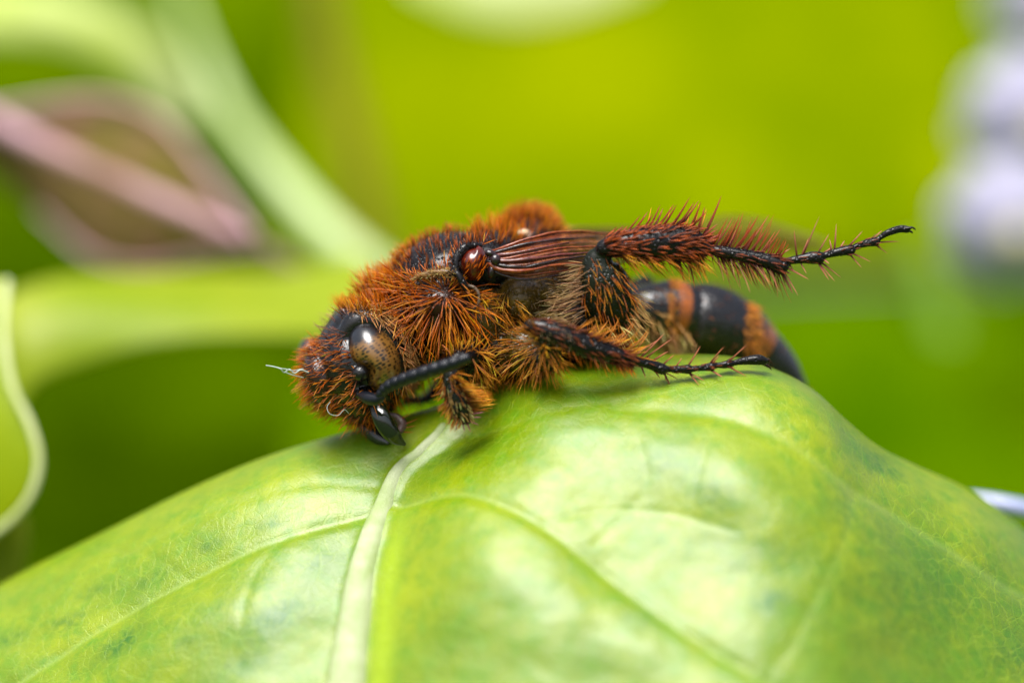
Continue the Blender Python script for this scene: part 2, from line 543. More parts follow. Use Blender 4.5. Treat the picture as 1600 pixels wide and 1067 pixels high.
# coxae and trochanters (both sides)
for sgn_ in (1, -1):
    def yy(y): return y if sgn_ == 1 else 2 * YC - y
    ell(728, 562, yy(-0.42), 34, 36, 55, 10, BLACK)
    ell(822, 545, yy(-0.32), 44, 44, 54, 20, OLIVE)
    ell(905, 500, yy(-0.35), 42, 62, 60, 0, BLACK)
# near front leg
PIT = 0.8
FRONT = [(742, 556, -0.9, 14), (716, 560, -1.15, 13), (704, 584, -1.25, 12), (708, 612, -1.28, 15), (718, 638, -1.25, 15), (730, 656, -1.2, 9)]
limb(FRONT[:3], BLACK); limb(FRONT[2:], GREENB)
FTARS = [(730, 656, -1.15, 5), (722, 656, -0.95, 5), (712, 648, -0.8, 4), (706, 640, -0.65, 3.5)]
limb(FTARS, BLACK)
# near middle leg
MFEM = [(838, 560, -0.85, 20), (860, 562, -1.1, 17), (856, 538, -1.35, 16), (834, 512, -1.45, 11)]
limb(MFEM, GREENB)
MTIB = [(826, 508, -1.42, 9.9), (846, 514, -1.45, 15.4), (886, 528, -1.43, 19.8), (930, 545, -1.37, 17.6), (966, 556, -1.27, 12.1), (986, 562, -1.22, 8.8)]
limb(MTIB, BLACK)
MSEG = [[(986, 562, -1.22, 6.7), (1012, 568, -1.17, 7.8), (1036, 577, -1.12, 9.0)], [(1038, 577, -1.12, 4.5), (1058, 577, -1.07, 5.6), (1076, 577, -1.05, 7.8)],
        [(1078, 577, -1.05, 4.5), (1096, 575, -1.02, 5.0), (1112, 573, -1.00, 7.3)], [(1113, 572, -1.00, 3.9), (1128, 570, -0.97, 5.0), (1141, 568, -0.95, 6.7)],
        [(1142, 568, -0.95, 3.9), (1162, 564, -0.92, 6.2), (1184, 562, -0.89, 8.4), (1194, 564, -0.87, 6.7)]]
for s in MSEG: limb(s, BLACK, seg=16)
limb([(1194, 561, -.85, 3), (1202, 562, -.85, 2.5), (1206, 570, -.85, 1.2)], RUST, seg=10)
limb([(1190, 568, -.75, 3), (1200, 572, -.7, 2.5), (1206, 578, -.7, 1.2)], RUST, seg=10)
# near hind leg
HFEM = [(950, 528, -0.55, 28), (950, 486, -0.8, 42), (944, 444, -0.95, 39), (936, 412, -1.0, 27), (942, 392, -1.05, 14)]
limb(HFEM, GREENB, flat=0.7)
HTIB = [(942, 388, -1.12, 13.0), (966, 383, -1.12, 19.4), (1000, 381, -1.08, 24.8), (1042, 380, -1.02, 28.1), (1078, 382, -0.98, 25.9), (1101, 387, -0.95, 15.1)]
limb(HTIB, BLACK, flat=0.9)
HSEG = [[(1102, 389, -0.95, 7.1), (1130, 394, -.95, 9.4), (1170, 401, -.95, 10.6), (1205, 410, -.95, 12.4), (1222, 417, -.95, 13.0)],
        [(1222, 410, -.95, 5.3), (1250, 405, -.95, 7.1), (1268, 403, -.95, 10.0), (1281, 403, -.95, 10.0)],
        [(1283, 401, -.95, 4.7), (1305, 395, -.95, 6.5), (1320, 392, -.95, 7.7), (1330, 391, -.95, 8.3)],
        [(1331, 388, -.95, 4.1), (1350, 381, -.95, 5.7), (1369, 378, -.95, 7.1)],
        [(1370, 375, -.95, 3.5), (1385, 365, -.95, 5.3), (1406, 358, -.95, 6.1), (1418, 359, -.95, 5.9)]]
for s in HSEG: limb(s, BLACK, seg=16)
limb([(1418, 357, -1.0, 3), (1427, 356, -1.02, 2.2), (1433, 363, -1.02, 0.9)], BLACK, seg=10)
limb([(1416, 361, -.88, 3), (1424, 362, -.85, 2.2), (1429, 369, -.85, 0.9)], BLACK, seg=10)
# far legs, tucked behind
limb([(730, 570, 1.4, 12), (690, 600, 1.5, 12), (668, 622, 1.3, 9), (640, 625, 0.9, 7), (618, 622, 0.6, 5)], RUST)
limb([(838, 560, 1.7, 22), (900, 560, 2.0, 18), (960, 545, 2.1, 12), (1010, 560, 2.0, 7), (1060, 566, 1.8, 5)], BLACK)
limb([(930, 520, 1.5, 26), (985, 470, 1.9, 30), (1010, 440, 2.1, 14)], BLACK)
limb([(1010, 440, 2.1, 12), (1040, 500, 2.3, 20), (1060, 560, 2.3, 10), (1090, 600, 2.4, 7)], BLACK)
# abdomen, ringed, curling down behind the leaf
PIT = 0.25
limb([(935, 490, 0.6, 30), (975, 482, 0.85, 30), (1005, 484, 1.0, 41), (1040, 487, 1.15, 50)], BLACK, seg=40)
limb([(1040, 488, 1.18, 53), (1058, 491, 1.25, 55), (1070, 493, 1.3, 53)], ORANGE, seg=40)
limb([(1066, 495, 1.3, 48), (1080, 498, 1.36, 60), (1112, 508, 1.5, 65), (1148, 526, 1.65, 61)], BLACK, seg=40)
limb([(1146, 527, 1.66, 61), (1164, 538, 1.74, 57), (1176, 546, 1.8, 51)], ORANGE, seg=40)
limb([(1172, 546, 1.8, 44), (1186, 558, 1.88, 49), (1212, 582, 2.0, 42), (1232, 606, 2.1, 32)], BLACK, seg=36)
limb([(1230, 604, 2.1, 30), (1248, 630, 2.2, 22), (1262, 655, 2.3, 6)], (0.09, 0.035, 0.01), seg=30)

bme = bpy.data.meshes.new("body")
PV = np.vstack(prims_v); PC = np.vstack(prims_c); PP = np.concatenate(prims_p)
bme.from_pydata(PV.tolist(), [], prims_f)
bm = bmesh.new(); bm.from_mesh(bme); bmesh.ops.recalc_face_normals(bm, faces=bm.faces[:]); bm.to_mesh(bme); bm.free()
tmp = link("body", bme)
rm_ = tmp.modifiers.new("remesh", 'REMESH'); rm_.mode = 'VOXEL'; rm_.voxel_size = 0.022; rm_.use_smooth_shade = True
sm_ = tmp.modifiers.new("smooth", 'SMOOTH'); sm_.factor = 0.5; sm_.iterations = 3
dg = bpy.context.evaluated_depsgraph_get()
ev = bpy.data.meshes.new_from_object(tmp.evaluated_get(dg))
tmp.modifiers.clear(); tmp.data = ev; ev.name = "body"
body = tmp
nvb = len(ev.vertices)
BV = np.empty(nvb * 3, dtype=np.float32); ev.vertices.foreach_get("co", BV); BV = BV.reshape(-1, 3)
BN = np.empty(nvb * 3, dtype=np.float32); ev.vertices.foreach_get("normal", BN); BN = BN.reshape(-1, 3)
kdp = KDTree(len(PV))
for i, v in enumerate(PV): kdp.insert(v, i)
kdp.balance()
BC = np.empty((nvb, 3), dtype=np.float32); BP = np.empty(nvb, dtype=np.float32)
for i in range(nvb):
    j = kdp.find(BV[i])[1]
    BC[i] = PC[j]; BP[i] = PP[j]
ABD = [(985, 484, 0.9), (1005, 484, 1.0), (1040, 487, 1.15), (1058, 491, 1.25), (1080, 498, 1.36), (1112, 508, 1.5), (1148, 526, 1.65), (1164, 538, 1.74), (1186, 558, 1.88), (1212, 582, 2.0), (1248, 630, 2.2)]
AX = spline(np.array([list(P(*q)) + [q[0]] for q in ABD]), 160)
kda = KDTree(160)
for i, q in enumerate(AX): kda.insert(q[:3], i)
kda.balance()
bpx = to_px(BV)
for i in np.where((BV[:, 1] > 0.3) & (bpx[:, 0] > 995) & (bpx[:, 1] > 415))[0]:
    v_, j, dd = kda.find(BV[i])
    if dd < 0.85:
        q = AX[j, 3]
        BC[i] = ORANGE if (1040 < q < 1052 or 1160 < q < 1176) else BLACK
set_col(ev, "skin_col", BC); set_col(ev, "pitting", np.repeat(BP[:, None], 3, 1))
print("body verts", nvb)

cm, nt, b, out = new_mat("insect_cuticle")
tc = N(nt, "ShaderNodeTexCoord")
at = N(nt, "ShaderNodeAttribute", attribute_name="skin_col")
nz1 = noise_node(nt, 9, 5, tc.outputs["Object"], 0.6)
cc = mixc(nt, ramp(nt, nz1.outputs[0], [(0.35, (0,) * 3), (0.7, (0.6,) * 3)]).outputs[0], at.outputs["Color"], (0.005, 0.003, 0.002))
nt.links.new(cc, b.inputs["Base Color"])
rr = ramp(nt, nz1.outputs[0], [(0.3, (0.17,) * 3), (0.7, (0.33,) * 3)])
nt.links.new(rr.outputs[0], b.inputs["Roughness"])
b.inputs["Specular IOR Level"].default_value = 0.38
v1 = N(nt, "ShaderNodeTexVoronoi"); v1.inputs["Scale"].default_value = 16
nt.links.new(tc.outputs["Object"], v1.inputs["Vector"])
pr = ramp(nt, v1.outputs["Distance"], [(0.12, (0,) * 3), (0.42, (1,) * 3)])
pa = N(nt, "ShaderNodeAttribute", attribute_name="pitting")
pmul = N(nt, "ShaderNodeMath", operation='MULTIPLY')
nt.links.new(pr.outputs[0], pmul.inputs[0]); nt.links.new(pa.outputs["Fac"], pmul.inputs[1])
sr = ramp(nt, pa.outputs["Fac"], [(0.14, (0.5,) * 3), (0.25, (0.65,) * 3), (0.4, (0.27,) * 3)])
nt.links.new(sr.outputs[0], b.inputs["Specular IOR Level"])
q1 = bump(nt, b, pmul.outputs[0], 0.6, 0.03)
bump(nt, b, noise_node(nt, 30, 4, tc.outputs["Object"]).outputs[0], 0.15, 0.015, q1)
ev.materials.append(cm)
keep_parent(body, wasp)

def solid_mat(name, col, rough=0.3, coat=0.0, spec=0.5, bscale=None, bst=0.2, col2=None):
    m, nt, b, out = new_mat(name)
    if col2:
        r = ramp(nt, noise_node(nt, bscale or 6, 4).outputs[0], [(0.35, col), (0.65, col2)])
        nt.links.new(r.outputs[0], b.inputs["Base Color"])
    else:
        b.inputs["Base Color"].default_value = col + (1,)
    b.inputs["Roughness"].default_value = rough
    b.inputs["Coat Weight"].default_value = coat
    b.inputs["Coat Roughness"].default_value = 0.08
    b.inputs["Specular IOR Level"].default_value = spec
    if bscale:
        bump(nt, b, noise_node(nt, bscale * 3, 4).outputs[0], bst, 0.02)
    return m

gloss_black = solid_mat("shiny_black_shell", (0.003, 0.003, 0.004), 0.16, 0.3, 0.6, 10, 0.12)
dull_black = solid_mat("antenna_black", (0.003, 0.004, 0.007), 0.3, 0.0, 0.35, 30, 0.3)
tegula_m = solid_mat("red_brown_shell", (0.09, 0.008, 0.002), 0.22, 0.3, 0.5, 5, 0.1, (0.025, 0.003, 0.002))
mand_m = solid_mat("mandible_shell", (0.004, 0.007, 0.002), 0.15, 0.2, 0.6, 5, 0.1)  # green reflected in the glossy blade is mixed into its black base colour

def ell_obj(name, px, py, y, rx, rz, ry, rot, mat, parent=wasp, yaw=0, deform=None):
    c = P(px, py, y)
    m = Matrix.Translation(c) @ Matrix.Rotation(math.radians(yaw), 4, 'Z') @ Matrix.Rotation(math.radians(rot), 4, 'Y')
    v = ICOV * np.array([rx, ry, rz]) / 100
    if deform: v = deform(v)
    me = bpy.data.meshes.new(name); me.from_pydata(v.tolist(), [], ICOF)
    me.polygons.foreach_set("use_smooth", [True] * len(ICOF))
    o = link(name, me, None, [mat])
    o.matrix_world = m
    o.parent = parent
    o.matrix_parent_inverse = Matrix.Translation(-Vector(parent.location)) if parent is wasp else parent.matrix_world.inverted()
    return o

# compound eyes: kidney shaped, tan with rows of dark facets
em, nt, b, out = new_mat("compound_eye_facets")
tc = N(nt, "ShaderNodeTexCoord")
mp = N(nt, "ShaderNodeMapping"); mp.inputs["Scale"].default_value = (11.5, 11.5, 21); mp.inputs["Rotation"].default_value = (0, math.radians(12), 0)
nt.links.new(tc.outputs["Object"], mp.inputs["Vector"])
ev_ = N(nt, "ShaderNodeTexVoronoi"); ev_.inputs["Scale"].default_value = 1.0; ev_.inputs["Randomness"].default_value = 0.45
nt.links.new(mp.outputs[0], ev_.inputs["Vector"])
fd = ramp(nt, ev_.outputs["Distance"], [(0.28, (0.006, 0.003, 0.001)), (0.52, (0.17, 0.078, 0.014))])
big = noise_node(nt, 3.0, 3, tc.outputs["Object"])
vo = mixc(nt, ramp(nt, big.outputs[0], [(0.4, (0,) * 3), (0.62, (0.35,) * 3)]).outputs[0], fd.outputs[0], (0.13, 0.06, 0.012))
# the upper end and the margin of the eye are black
sx = N(nt, "ShaderNodeSeparateXYZ"); nt.links.new(tc.outputs["Object"], sx.inputs[0])
up = ramp(nt, sx.outputs[2], [(0.22, (0,) * 3), (0.32, (1,) * 3)])
c_ = mixc(nt, up.outputs[0], vo, (0.004, 0.004, 0.005))
nt.links.new(c_, b.inputs["Base Color"])
b.inputs["Roughness"].default_value = 0.28
b.inputs["Coat Weight"].default_value = 0.7; b.inputs["Coat Roughness"].default_value = 0.24
fv = N(nt, "ShaderNodeTexVoronoi"); fv.inputs["Scale"].default_value = 60
nt.links.new(tc.outputs["Object"], fv.inputs["Vector"])
bump(nt, b, fv.outputs["Distance"], 0.12, 0.01)
def kidney(v):
    v = v.copy()
    z = v[:, 2]; w = np.exp(-((z + 0.16) / 0.16) ** 2) * np.clip(-v[:, 0] / 0.2, 0, 1)
    v[:, 0] += 0.14 * w
    return v
ell_obj("compound_eye", 585, 557, -0.62, 38, 58, 54, -24, em, deform=kidney)
ell_obj("compound_eye", 494, 572, 0.98, 26, 48, 34, -18, em)
ell_obj("tegula", 739, 411, -0.80, 21, 28, 24, 14, tegula_m, deform=lambda v: v * (1 - 0.18 * (v[:, :1] < 0) * np.abs(v[:, 2:]) / 0.28))
ell_obj("ocellus", 537, 487, -0.25, 5, 5, 5, 0, gloss_black)
ell_obj("ocellus", 526, 489, 0.1, 5, 5, 5, 0, gloss_black)

# antenna: scape and ringed flagellum
def antenna(path, scape):
    sc = tube_obj("antenna", [tuple(P(*q[:3])) for q in scape], [q[3] / 100 for q in scape], dull_black, wasp, n=24, seg=18)
    pts = spline(np.array([list(P(*q[:3])) + [q[3] / 100] for q in path]), 11 * 8 + 1)
    for k in range(11):
        s = pts[k * 8:k * 8 + 9]
        r = s[:, 3] * (0.80 + 0.23 * np.sin(np.linspace(0.15, 0.95, 9) * math.pi) ** 0.6)
        o = tube_obj("antenna_segment", s[:, :3], r, dull_black, None, n=12, seg=18)
        o.parent = sc
        o.matrix_parent_inverse = Matrix.Translation(-Vector(wasp.location)).inverted() @ Matrix.Translation(-Vector(wasp.location))
antenna([(592, 618, -1.3, 6.5), (606, 604, -1.38, 9), (630, 593, -1.5, 10), (665, 581, -1.66, 10.5), (700, 570, -1.8, 10.5), (730, 559, -1.9, 8)],
        [(566, 618, -1.02, 7), (576, 622, -1.12, 10), (588, 624, -1.24, 9), (596, 620, -1.3, 7)])
antenna([(530, 622, 1.3, 6), (560, 635, 1.4, 8), (610, 632, 1.6, 8), (660, 625, 1.9, 6)],
        [(525, 600, 0.9, 6), (518, 608, 1.1, 8), (524, 618, 1.25, 6)])

# mandibles: curved blades
def mandible(pts, w):
    return tube_obj("mandible", [tuple(P(*q[:3])) for q in pts], [q[3] / 100 for q in pts], mand_m, wasp, n=30, seg=20, flat=0.6)
mandible([(588, 634, -0.75, 12), (596, 652, -0.85, 14), (606, 670, -0.85, 14), (618, 684, -0.8, 11), (632, 694, -0.7, 3)], 1)
mandible([(560, 650, 0.1, 12), (576, 668, 0.0, 14), (592, 684, -0.1, 11), (606, 692, -0.2, 4)], 1)
for q in ([(604, 648, -0.5, 4), (618, 651, -0.45, 6), (628, 662, -0.45, 8), (625, 674, -0.5, 5)],):
    tube_obj("palp", [tuple(P(*a[:3])) for a in q], [a[3] / 100 for a in q], solid_mat("palp_brown", (0.05, 0.025, 0.02), 0.4, 0, 0.5, 12, 0.5), wasp, n=22, seg=14)

# wings: pleated membrane with strong veins folded over the back
wm_, nt, b, out = new_mat("wing_membrane")
nzw = noise_node(nt, 7, 5)
r = ramp(nt, nzw.outputs[0], [(0.3, (0.05, 0.008, 0.003)), (0.5, (0.15, 0.03, 0.006)), (0.72, (0.30, 0.10, 0.025))])
nt.links.new(r.outputs[0], b.inputs["Base Color"]); b.inputs["Roughness"].default_value = 0.25; b.inputs["Coat Weight"].default_value = 0.4
bump(nt, b, noise_node(nt, 25, 4).outputs[0], 0.35, 0.03)
tr = N(nt, "ShaderNodeBsdfTransparent"); tr.inputs[0].default_value = (0.82, 0.72, 0.62, 1)
tl = N(nt, "ShaderNodeBsdfTranslucent"); tl.inputs[0].default_value = (0.20, 0.13, 0.07, 1)
mx0 = N(nt, "ShaderNodeMixShader"); mx0.inputs[0].default_value = 0.72
nt.links.new(tl.outputs[0], mx0.inputs[1]); nt.links.new(tr.outputs[0], mx0.inputs[2])
gx = N(nt, "ShaderNodeTexCoord"); gs = N(nt, "ShaderNodeSeparateXYZ"); nt.links.new(gx.outputs["Object"], gs.inputs[0])
gm = N(nt, "ShaderNodeMapRange"); gm.inputs[1].default_value = 0.6; gm.inputs[2].default_value = 2.6; gm.inputs[3].default_value = 0.3; gm.inputs[4].default_value = 0.92
nt.links.new(gs.outputs[0], gm.inputs[0])                # the membrane clears towards the tip
mx = N(nt, "ShaderNodeMixShader"); nt.links.new(gm.outputs[0], mx.inputs[0])
nt.links.new(b.outputs[0], mx.inputs[1]); nt.links.new(mx0.outputs[0], mx.inputs[2]); nt.links.new(mx.outputs[0], out.inputs[0])
vein_dark = solid_mat("dark_wing_vein", (0.006, 0.003, 0.004), 0.2, 0.2, 0.5, 14, 0.3, (0.02, 0.005, 0.005))
vein_red = solid_mat("red_wing_vein", (0.12, 0.012, 0.002), 0.26, 0.2, 0.5, 14, 0.3, (0.25, 0.055, 0.008))
vein_pink = solid_mat("pinkish_wing_vein", (0.14, 0.03, 0.02), 0.24, 0.3, 0.5, 14, 0.3, (0.06, 0.012, 0.01))
# stations: px, top py, bottom py, depth
WST = [(764, 394, 416, -0.86), (782, 386, 430, -0.95), (820, 373, 438, -0.95), (870, 363, 430, -0.75), (915, 360, 424, -0.4), (960, 364, 414, 0.1), (1040, 368, 402, 1.0),
       (1120, 362, 396, 1.9), (1200, 366, 392, 2.7), (1272, 380, 388, 3.4)]
WST2 = [(800, 372, 410, 1.7), (830, 366, 408, 2.1), (870, 360, 400, 2.4), (930, 356, 396, 2.6), (1000, 356, 392, 2.9), (1080, 346, 390, 3.3), (1150, 338, 388, 3.6),
        (1220, 352, 388, 3.8), (1290, 376, 388, 4.2)]
def wing(mirror, veins):
    st = spline(np.array(WST2 if mirror else WST, float), 80)
    nw = 61; V = []
    for a, t_, bt, y in st:
        for k in range(nw):
            f = k / (nw - 1)
            pl = math.sin(f * math.pi * 12) * 0.022 * min(1, (bt - t_) / 40)
            yq = y - (0.0 if not mirror else 0) + pl - 0.22 * math.sin(math.pi * f) * (1 if not mirror else -1) + (0.35 * (1 - f) if not mirror else -0.35 * (1 - f))
            V.append(tuple(P(a, t_ + (bt - t_) * f, yq)))
    m_ = len(st)
    base = (np.arange(m_ - 1)[:, None] * nw + np.arange(nw - 1)[None]).ravel()
    Fq = np.stack([base, base + 1, base + nw + 1, base + nw], -1)
    w_ = keep_parent(link("wing", mesh_np("wing", V, Fq), None, [wm_]), wasp)
    V = np.array(V).reshape(m_, nw, 3)
    for f, e, r0, mt in veins:
        k = int(f * (nw - 1)); n_ = int(e * m_)
        p = np.array([V[q_, int(np.clip((f + 0.025 * math.sin(q_ * 0.16 + f * 17) * min(1, q_ / 12)) * (nw - 1), 0, nw - 1))] for q_ in range(n_)]); p[:, 1] -= 0.03 if not mirror else -0.03
        rads = np.linspace(r0 * 0.8, r0 * 0.2, n_) * (1 + 0.22 * np.sin(np.arange(n_) * 0.55 + f * 31))
        o = tube_obj("wing_vein", p[::3], rads[::3], mt, None, n=n_, seg=10)
        o.parent = w_
        o.matrix_parent_inverse = Matrix.Identity(4)
    return w_
VE = [(0.04, 0.9, 0.03, vein_red), (0.16, 0.5, 0.036, vein_dark), (0.29, 0.42, 0.04, vein_pink), (0.41, 0.7, 0.025, vein_red), (0.53, 0.55, 0.05, vein_pink),
      (0.66, 0.6, 0.036, vein_dark), (0.79, 0.5, 0.05, vein_red), (0.9, 0.55, 0.03, vein_red), (0.98, 0.7, 0.028, vein_dark)]
wing(False, VE); wing(True, VE[:2])
for (px, py, y, rx, rz, rot, mt) in [(766, 396, -1.0, 9, 6, 20, vein_dark), (774, 406, -1.05, 8, 9, 0, vein_dark), (768, 424, -0.97, 6, 11, 10, vein_dark), (818, 364, 0.3, 9, 6, 0, solid_mat("pale_sclerite", (0.6, 0.45, 0.28), 0.4))]:
    ell_obj("wing_hinge", px, py, y, rx, rz, 8, rot, mt)

# ------------------------------------------------------------------ hair
hm = hair_material("insect_hair")
ntri = len(ev.polygons)
loops = np.empty(len(ev.loops), dtype=np.int32); ev.loops.foreach_get("vertex_index", loops)
ls = np.empty(ntri, dtype=np.int32); ev.polygons.foreach_get("loop_start", ls)
FC = np.empty(ntri * 3, dtype=np.float32); ev.polygons.foreach_get("center", FC); FC = FC.reshape(-1, 3)
FN = np.empty(ntri * 3, dtype=np.float32); ev.polygons.foreach_get("normal", FN); FN = FN.reshape(-1, 3)
FA = np.empty(ntri, dtype=np.float32); ev.polygons.foreach_get("area", FA)
FP = to_px(FC)

def in_poly(p, poly):
    x, y = p[:, 0], p[:, 1]
    inside = np.zeros(len(p), bool)
    n = len(poly)
    for i in range(n):
        x1, y1 = poly[i]; x2, y2 = poly[(i + 1) % n]
        cond = ((y1 > y) != (y2 > y)) & (x < (x2 - x1) * (y - y1) / (y2 - y1 + 1e-12) + x1)
        inside ^= cond
    return inside

def hairs_mesh(name, root, d, L, r, bend, c_root, c_tip, segs=4):
    """root, d, bend: Nx3; L, r: N; colours Nx3"""
    n = len(root)
    if n == 0: return None
    ref = np.tile([0.0, 1.0, 0.0], (n, 1)); ref[np.abs(d[:, 1]) > 0.9] = [1, 0, 0]
    A = np.cross(d, ref); A /= np.linalg.norm(A, axis=1)[:, None]; B = np.cross(d, A)
    V = np.empty((n, segs + 1, 3, 3)); C = np.empty((n, segs + 1, 3, 3))
    ang = np.array([0, 2.094, 4.189])
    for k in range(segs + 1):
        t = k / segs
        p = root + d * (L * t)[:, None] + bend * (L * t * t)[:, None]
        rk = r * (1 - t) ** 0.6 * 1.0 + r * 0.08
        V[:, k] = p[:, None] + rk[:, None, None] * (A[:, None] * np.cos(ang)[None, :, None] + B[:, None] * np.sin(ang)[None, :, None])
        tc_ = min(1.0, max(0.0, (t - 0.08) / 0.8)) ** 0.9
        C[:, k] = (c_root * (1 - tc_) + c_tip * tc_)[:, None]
    base = (np.arange(n) * (segs + 1) * 3)[:, None, None] + (np.arange(segs) * 3)[None, :, None]
    j = np.arange(3)[None, None, :]; j2 = (j + 1) % 3
    Fh = np.stack([base + j, base + j2, base + 3 + j2, base + 3 + j], -1).reshape(-1, 4)
    me = mesh_np(name, V.reshape(-1, 3), Fh)
    set_col(me, "hair_col", C.reshape(-1, 3))
    return me

def norm(v): return v / (np.linalg.norm(v, axis=1)[:, None] + 1e-9)

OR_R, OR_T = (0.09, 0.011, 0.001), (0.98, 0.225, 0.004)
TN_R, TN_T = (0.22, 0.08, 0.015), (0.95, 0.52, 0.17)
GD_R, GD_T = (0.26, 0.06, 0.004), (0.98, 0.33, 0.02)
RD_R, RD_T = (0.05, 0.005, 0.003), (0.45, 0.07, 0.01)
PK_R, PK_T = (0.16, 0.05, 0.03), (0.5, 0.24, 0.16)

def fur(name, poly, dens, L, rad, flow, wn_=0.5, jit=0.25, cols=(OR_R, OR_T), centre=None, yr=None, grav=0.15, cvar=0.35, clump=0.0, nz_min=None):
    m = in_poly(FP, poly)
    if yr: m &= (FC[:, 1] >= yr[0]) & (FC[:, 1] <= yr[1])
    idx = np.where(m)[0]
    if len(idx) == 0: print("no faces", name); return
    area = FA[idx].sum()
    cnt = int(area * dens)
    pick = rng.choice(idx, cnt, p=FA[idx] / area)
    root = FC[pick] + rng.normal(0, 0.012, (cnt, 3)) ; nrm = FN[pick]
    if centre is not None:
        c = np.array(P(centre[0], centre[1], -1.0))
        f = root - c; f[:, 1] *= 0.2
        f = norm(f)
        if flow is not None: f = norm(f + np.array([flow[0], 0, flow[1]]) * 0.6)
    else:
        f = np.tile([flow[0], 0.0, flow[1]], (cnt, 1)); f = norm(f)
    d = norm(f * (1 - wn_) + nrm * wn_ + rng.normal(0, jit, (cnt, 3)))
    # keep the hair outside the skin
    dn = (d * nrm).sum(1); low = dn < 0.18
    d[low] += nrm[low] * (0.2 - dn[low])[:, None]; d = norm(d)
    if clump:
        q = np.round(root / 0.13) * 0.13
        h = np.sin(q @ np.array([12.9, 78.2, 37.7])) * 43758.5; h -= np.floor(h)
        h2 = np.sin(q @ np.array([39.3, 11.1, 83.1])) * 24634.6; h2 -= np.floor(h2)
        d = norm(d + clump * np.stack([h - .5, h2 * 0 , h2 - .5], 1))
    Ls = rng.uniform(L[0], L[1], cnt) / 100
    rs = rng.uniform(0.7, 1.15, cnt) * rad / 100
    k = np.exp(rng.normal(0, cvar, cnt))[:, None]
    tint = rng.normal(0, 0.12, cnt)
    cr_ = np.array(cols[0]) * k; ct = np.array(cols[1]) * k
    ct[:, 1] *= (1 + tint); cr_ = np.clip(cr_, 0, 0.9); ct = np.clip(ct, 0, 0.9)
    bend = np.tile([0, 0, -grav], (cnt, 1)) + rng.normal(0, 0.10, (cnt, 3)) + f * 0.12
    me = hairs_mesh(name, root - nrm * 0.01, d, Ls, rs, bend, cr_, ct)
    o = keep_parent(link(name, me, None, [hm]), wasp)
    o["kind"] = "stuff"
    return o

# face
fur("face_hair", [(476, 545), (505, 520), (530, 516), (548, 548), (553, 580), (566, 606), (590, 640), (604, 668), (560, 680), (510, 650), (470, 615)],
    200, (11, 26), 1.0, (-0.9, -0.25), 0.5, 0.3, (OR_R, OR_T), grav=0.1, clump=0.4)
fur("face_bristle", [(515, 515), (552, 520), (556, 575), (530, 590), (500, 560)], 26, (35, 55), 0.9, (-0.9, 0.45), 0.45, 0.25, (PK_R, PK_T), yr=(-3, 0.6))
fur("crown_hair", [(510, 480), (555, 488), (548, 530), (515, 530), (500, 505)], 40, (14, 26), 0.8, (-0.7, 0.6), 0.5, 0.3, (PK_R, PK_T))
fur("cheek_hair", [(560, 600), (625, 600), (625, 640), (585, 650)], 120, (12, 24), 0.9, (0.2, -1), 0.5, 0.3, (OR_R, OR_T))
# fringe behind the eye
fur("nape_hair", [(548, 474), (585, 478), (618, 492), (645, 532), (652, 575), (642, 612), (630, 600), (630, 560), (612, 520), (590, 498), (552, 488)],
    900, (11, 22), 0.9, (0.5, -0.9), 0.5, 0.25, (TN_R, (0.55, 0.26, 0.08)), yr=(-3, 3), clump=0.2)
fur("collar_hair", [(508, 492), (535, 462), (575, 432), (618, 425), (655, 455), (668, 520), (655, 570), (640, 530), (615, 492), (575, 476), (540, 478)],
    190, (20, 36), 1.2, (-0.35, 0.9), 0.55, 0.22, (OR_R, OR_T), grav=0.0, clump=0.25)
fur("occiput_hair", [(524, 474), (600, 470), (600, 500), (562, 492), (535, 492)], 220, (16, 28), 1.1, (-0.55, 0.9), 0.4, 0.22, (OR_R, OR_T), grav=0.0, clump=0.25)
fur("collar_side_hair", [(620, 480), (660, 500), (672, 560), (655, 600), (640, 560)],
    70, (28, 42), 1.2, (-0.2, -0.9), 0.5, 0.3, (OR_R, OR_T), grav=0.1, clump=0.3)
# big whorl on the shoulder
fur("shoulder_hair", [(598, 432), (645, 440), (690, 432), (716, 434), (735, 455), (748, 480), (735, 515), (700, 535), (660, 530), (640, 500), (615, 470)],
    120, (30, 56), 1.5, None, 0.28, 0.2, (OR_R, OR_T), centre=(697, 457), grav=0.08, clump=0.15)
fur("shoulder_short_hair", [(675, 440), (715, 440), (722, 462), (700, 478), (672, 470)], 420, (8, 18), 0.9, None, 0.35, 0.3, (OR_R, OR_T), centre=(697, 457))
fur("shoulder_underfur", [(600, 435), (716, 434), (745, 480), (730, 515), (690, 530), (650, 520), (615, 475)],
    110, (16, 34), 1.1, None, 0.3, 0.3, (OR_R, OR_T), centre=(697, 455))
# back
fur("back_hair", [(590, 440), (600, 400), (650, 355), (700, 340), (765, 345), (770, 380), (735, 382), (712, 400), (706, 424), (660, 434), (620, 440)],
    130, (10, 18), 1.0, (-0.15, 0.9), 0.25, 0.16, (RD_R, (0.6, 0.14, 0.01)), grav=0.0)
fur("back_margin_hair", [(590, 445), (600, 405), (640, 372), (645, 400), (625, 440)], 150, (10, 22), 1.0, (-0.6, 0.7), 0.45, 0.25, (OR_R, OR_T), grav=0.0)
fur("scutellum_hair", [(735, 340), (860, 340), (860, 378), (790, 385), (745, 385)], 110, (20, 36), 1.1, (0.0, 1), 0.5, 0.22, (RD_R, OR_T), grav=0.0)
fur("hump_hair", [(770, 300), (885, 300), (890, 375), (775, 375)], 520, (16, 28), 1.5, (0.15, 0.9), 0.6, 0.25, (OR_R, (0.55, 0.17, 0.015)), yr=(1.0, 4), grav=0)
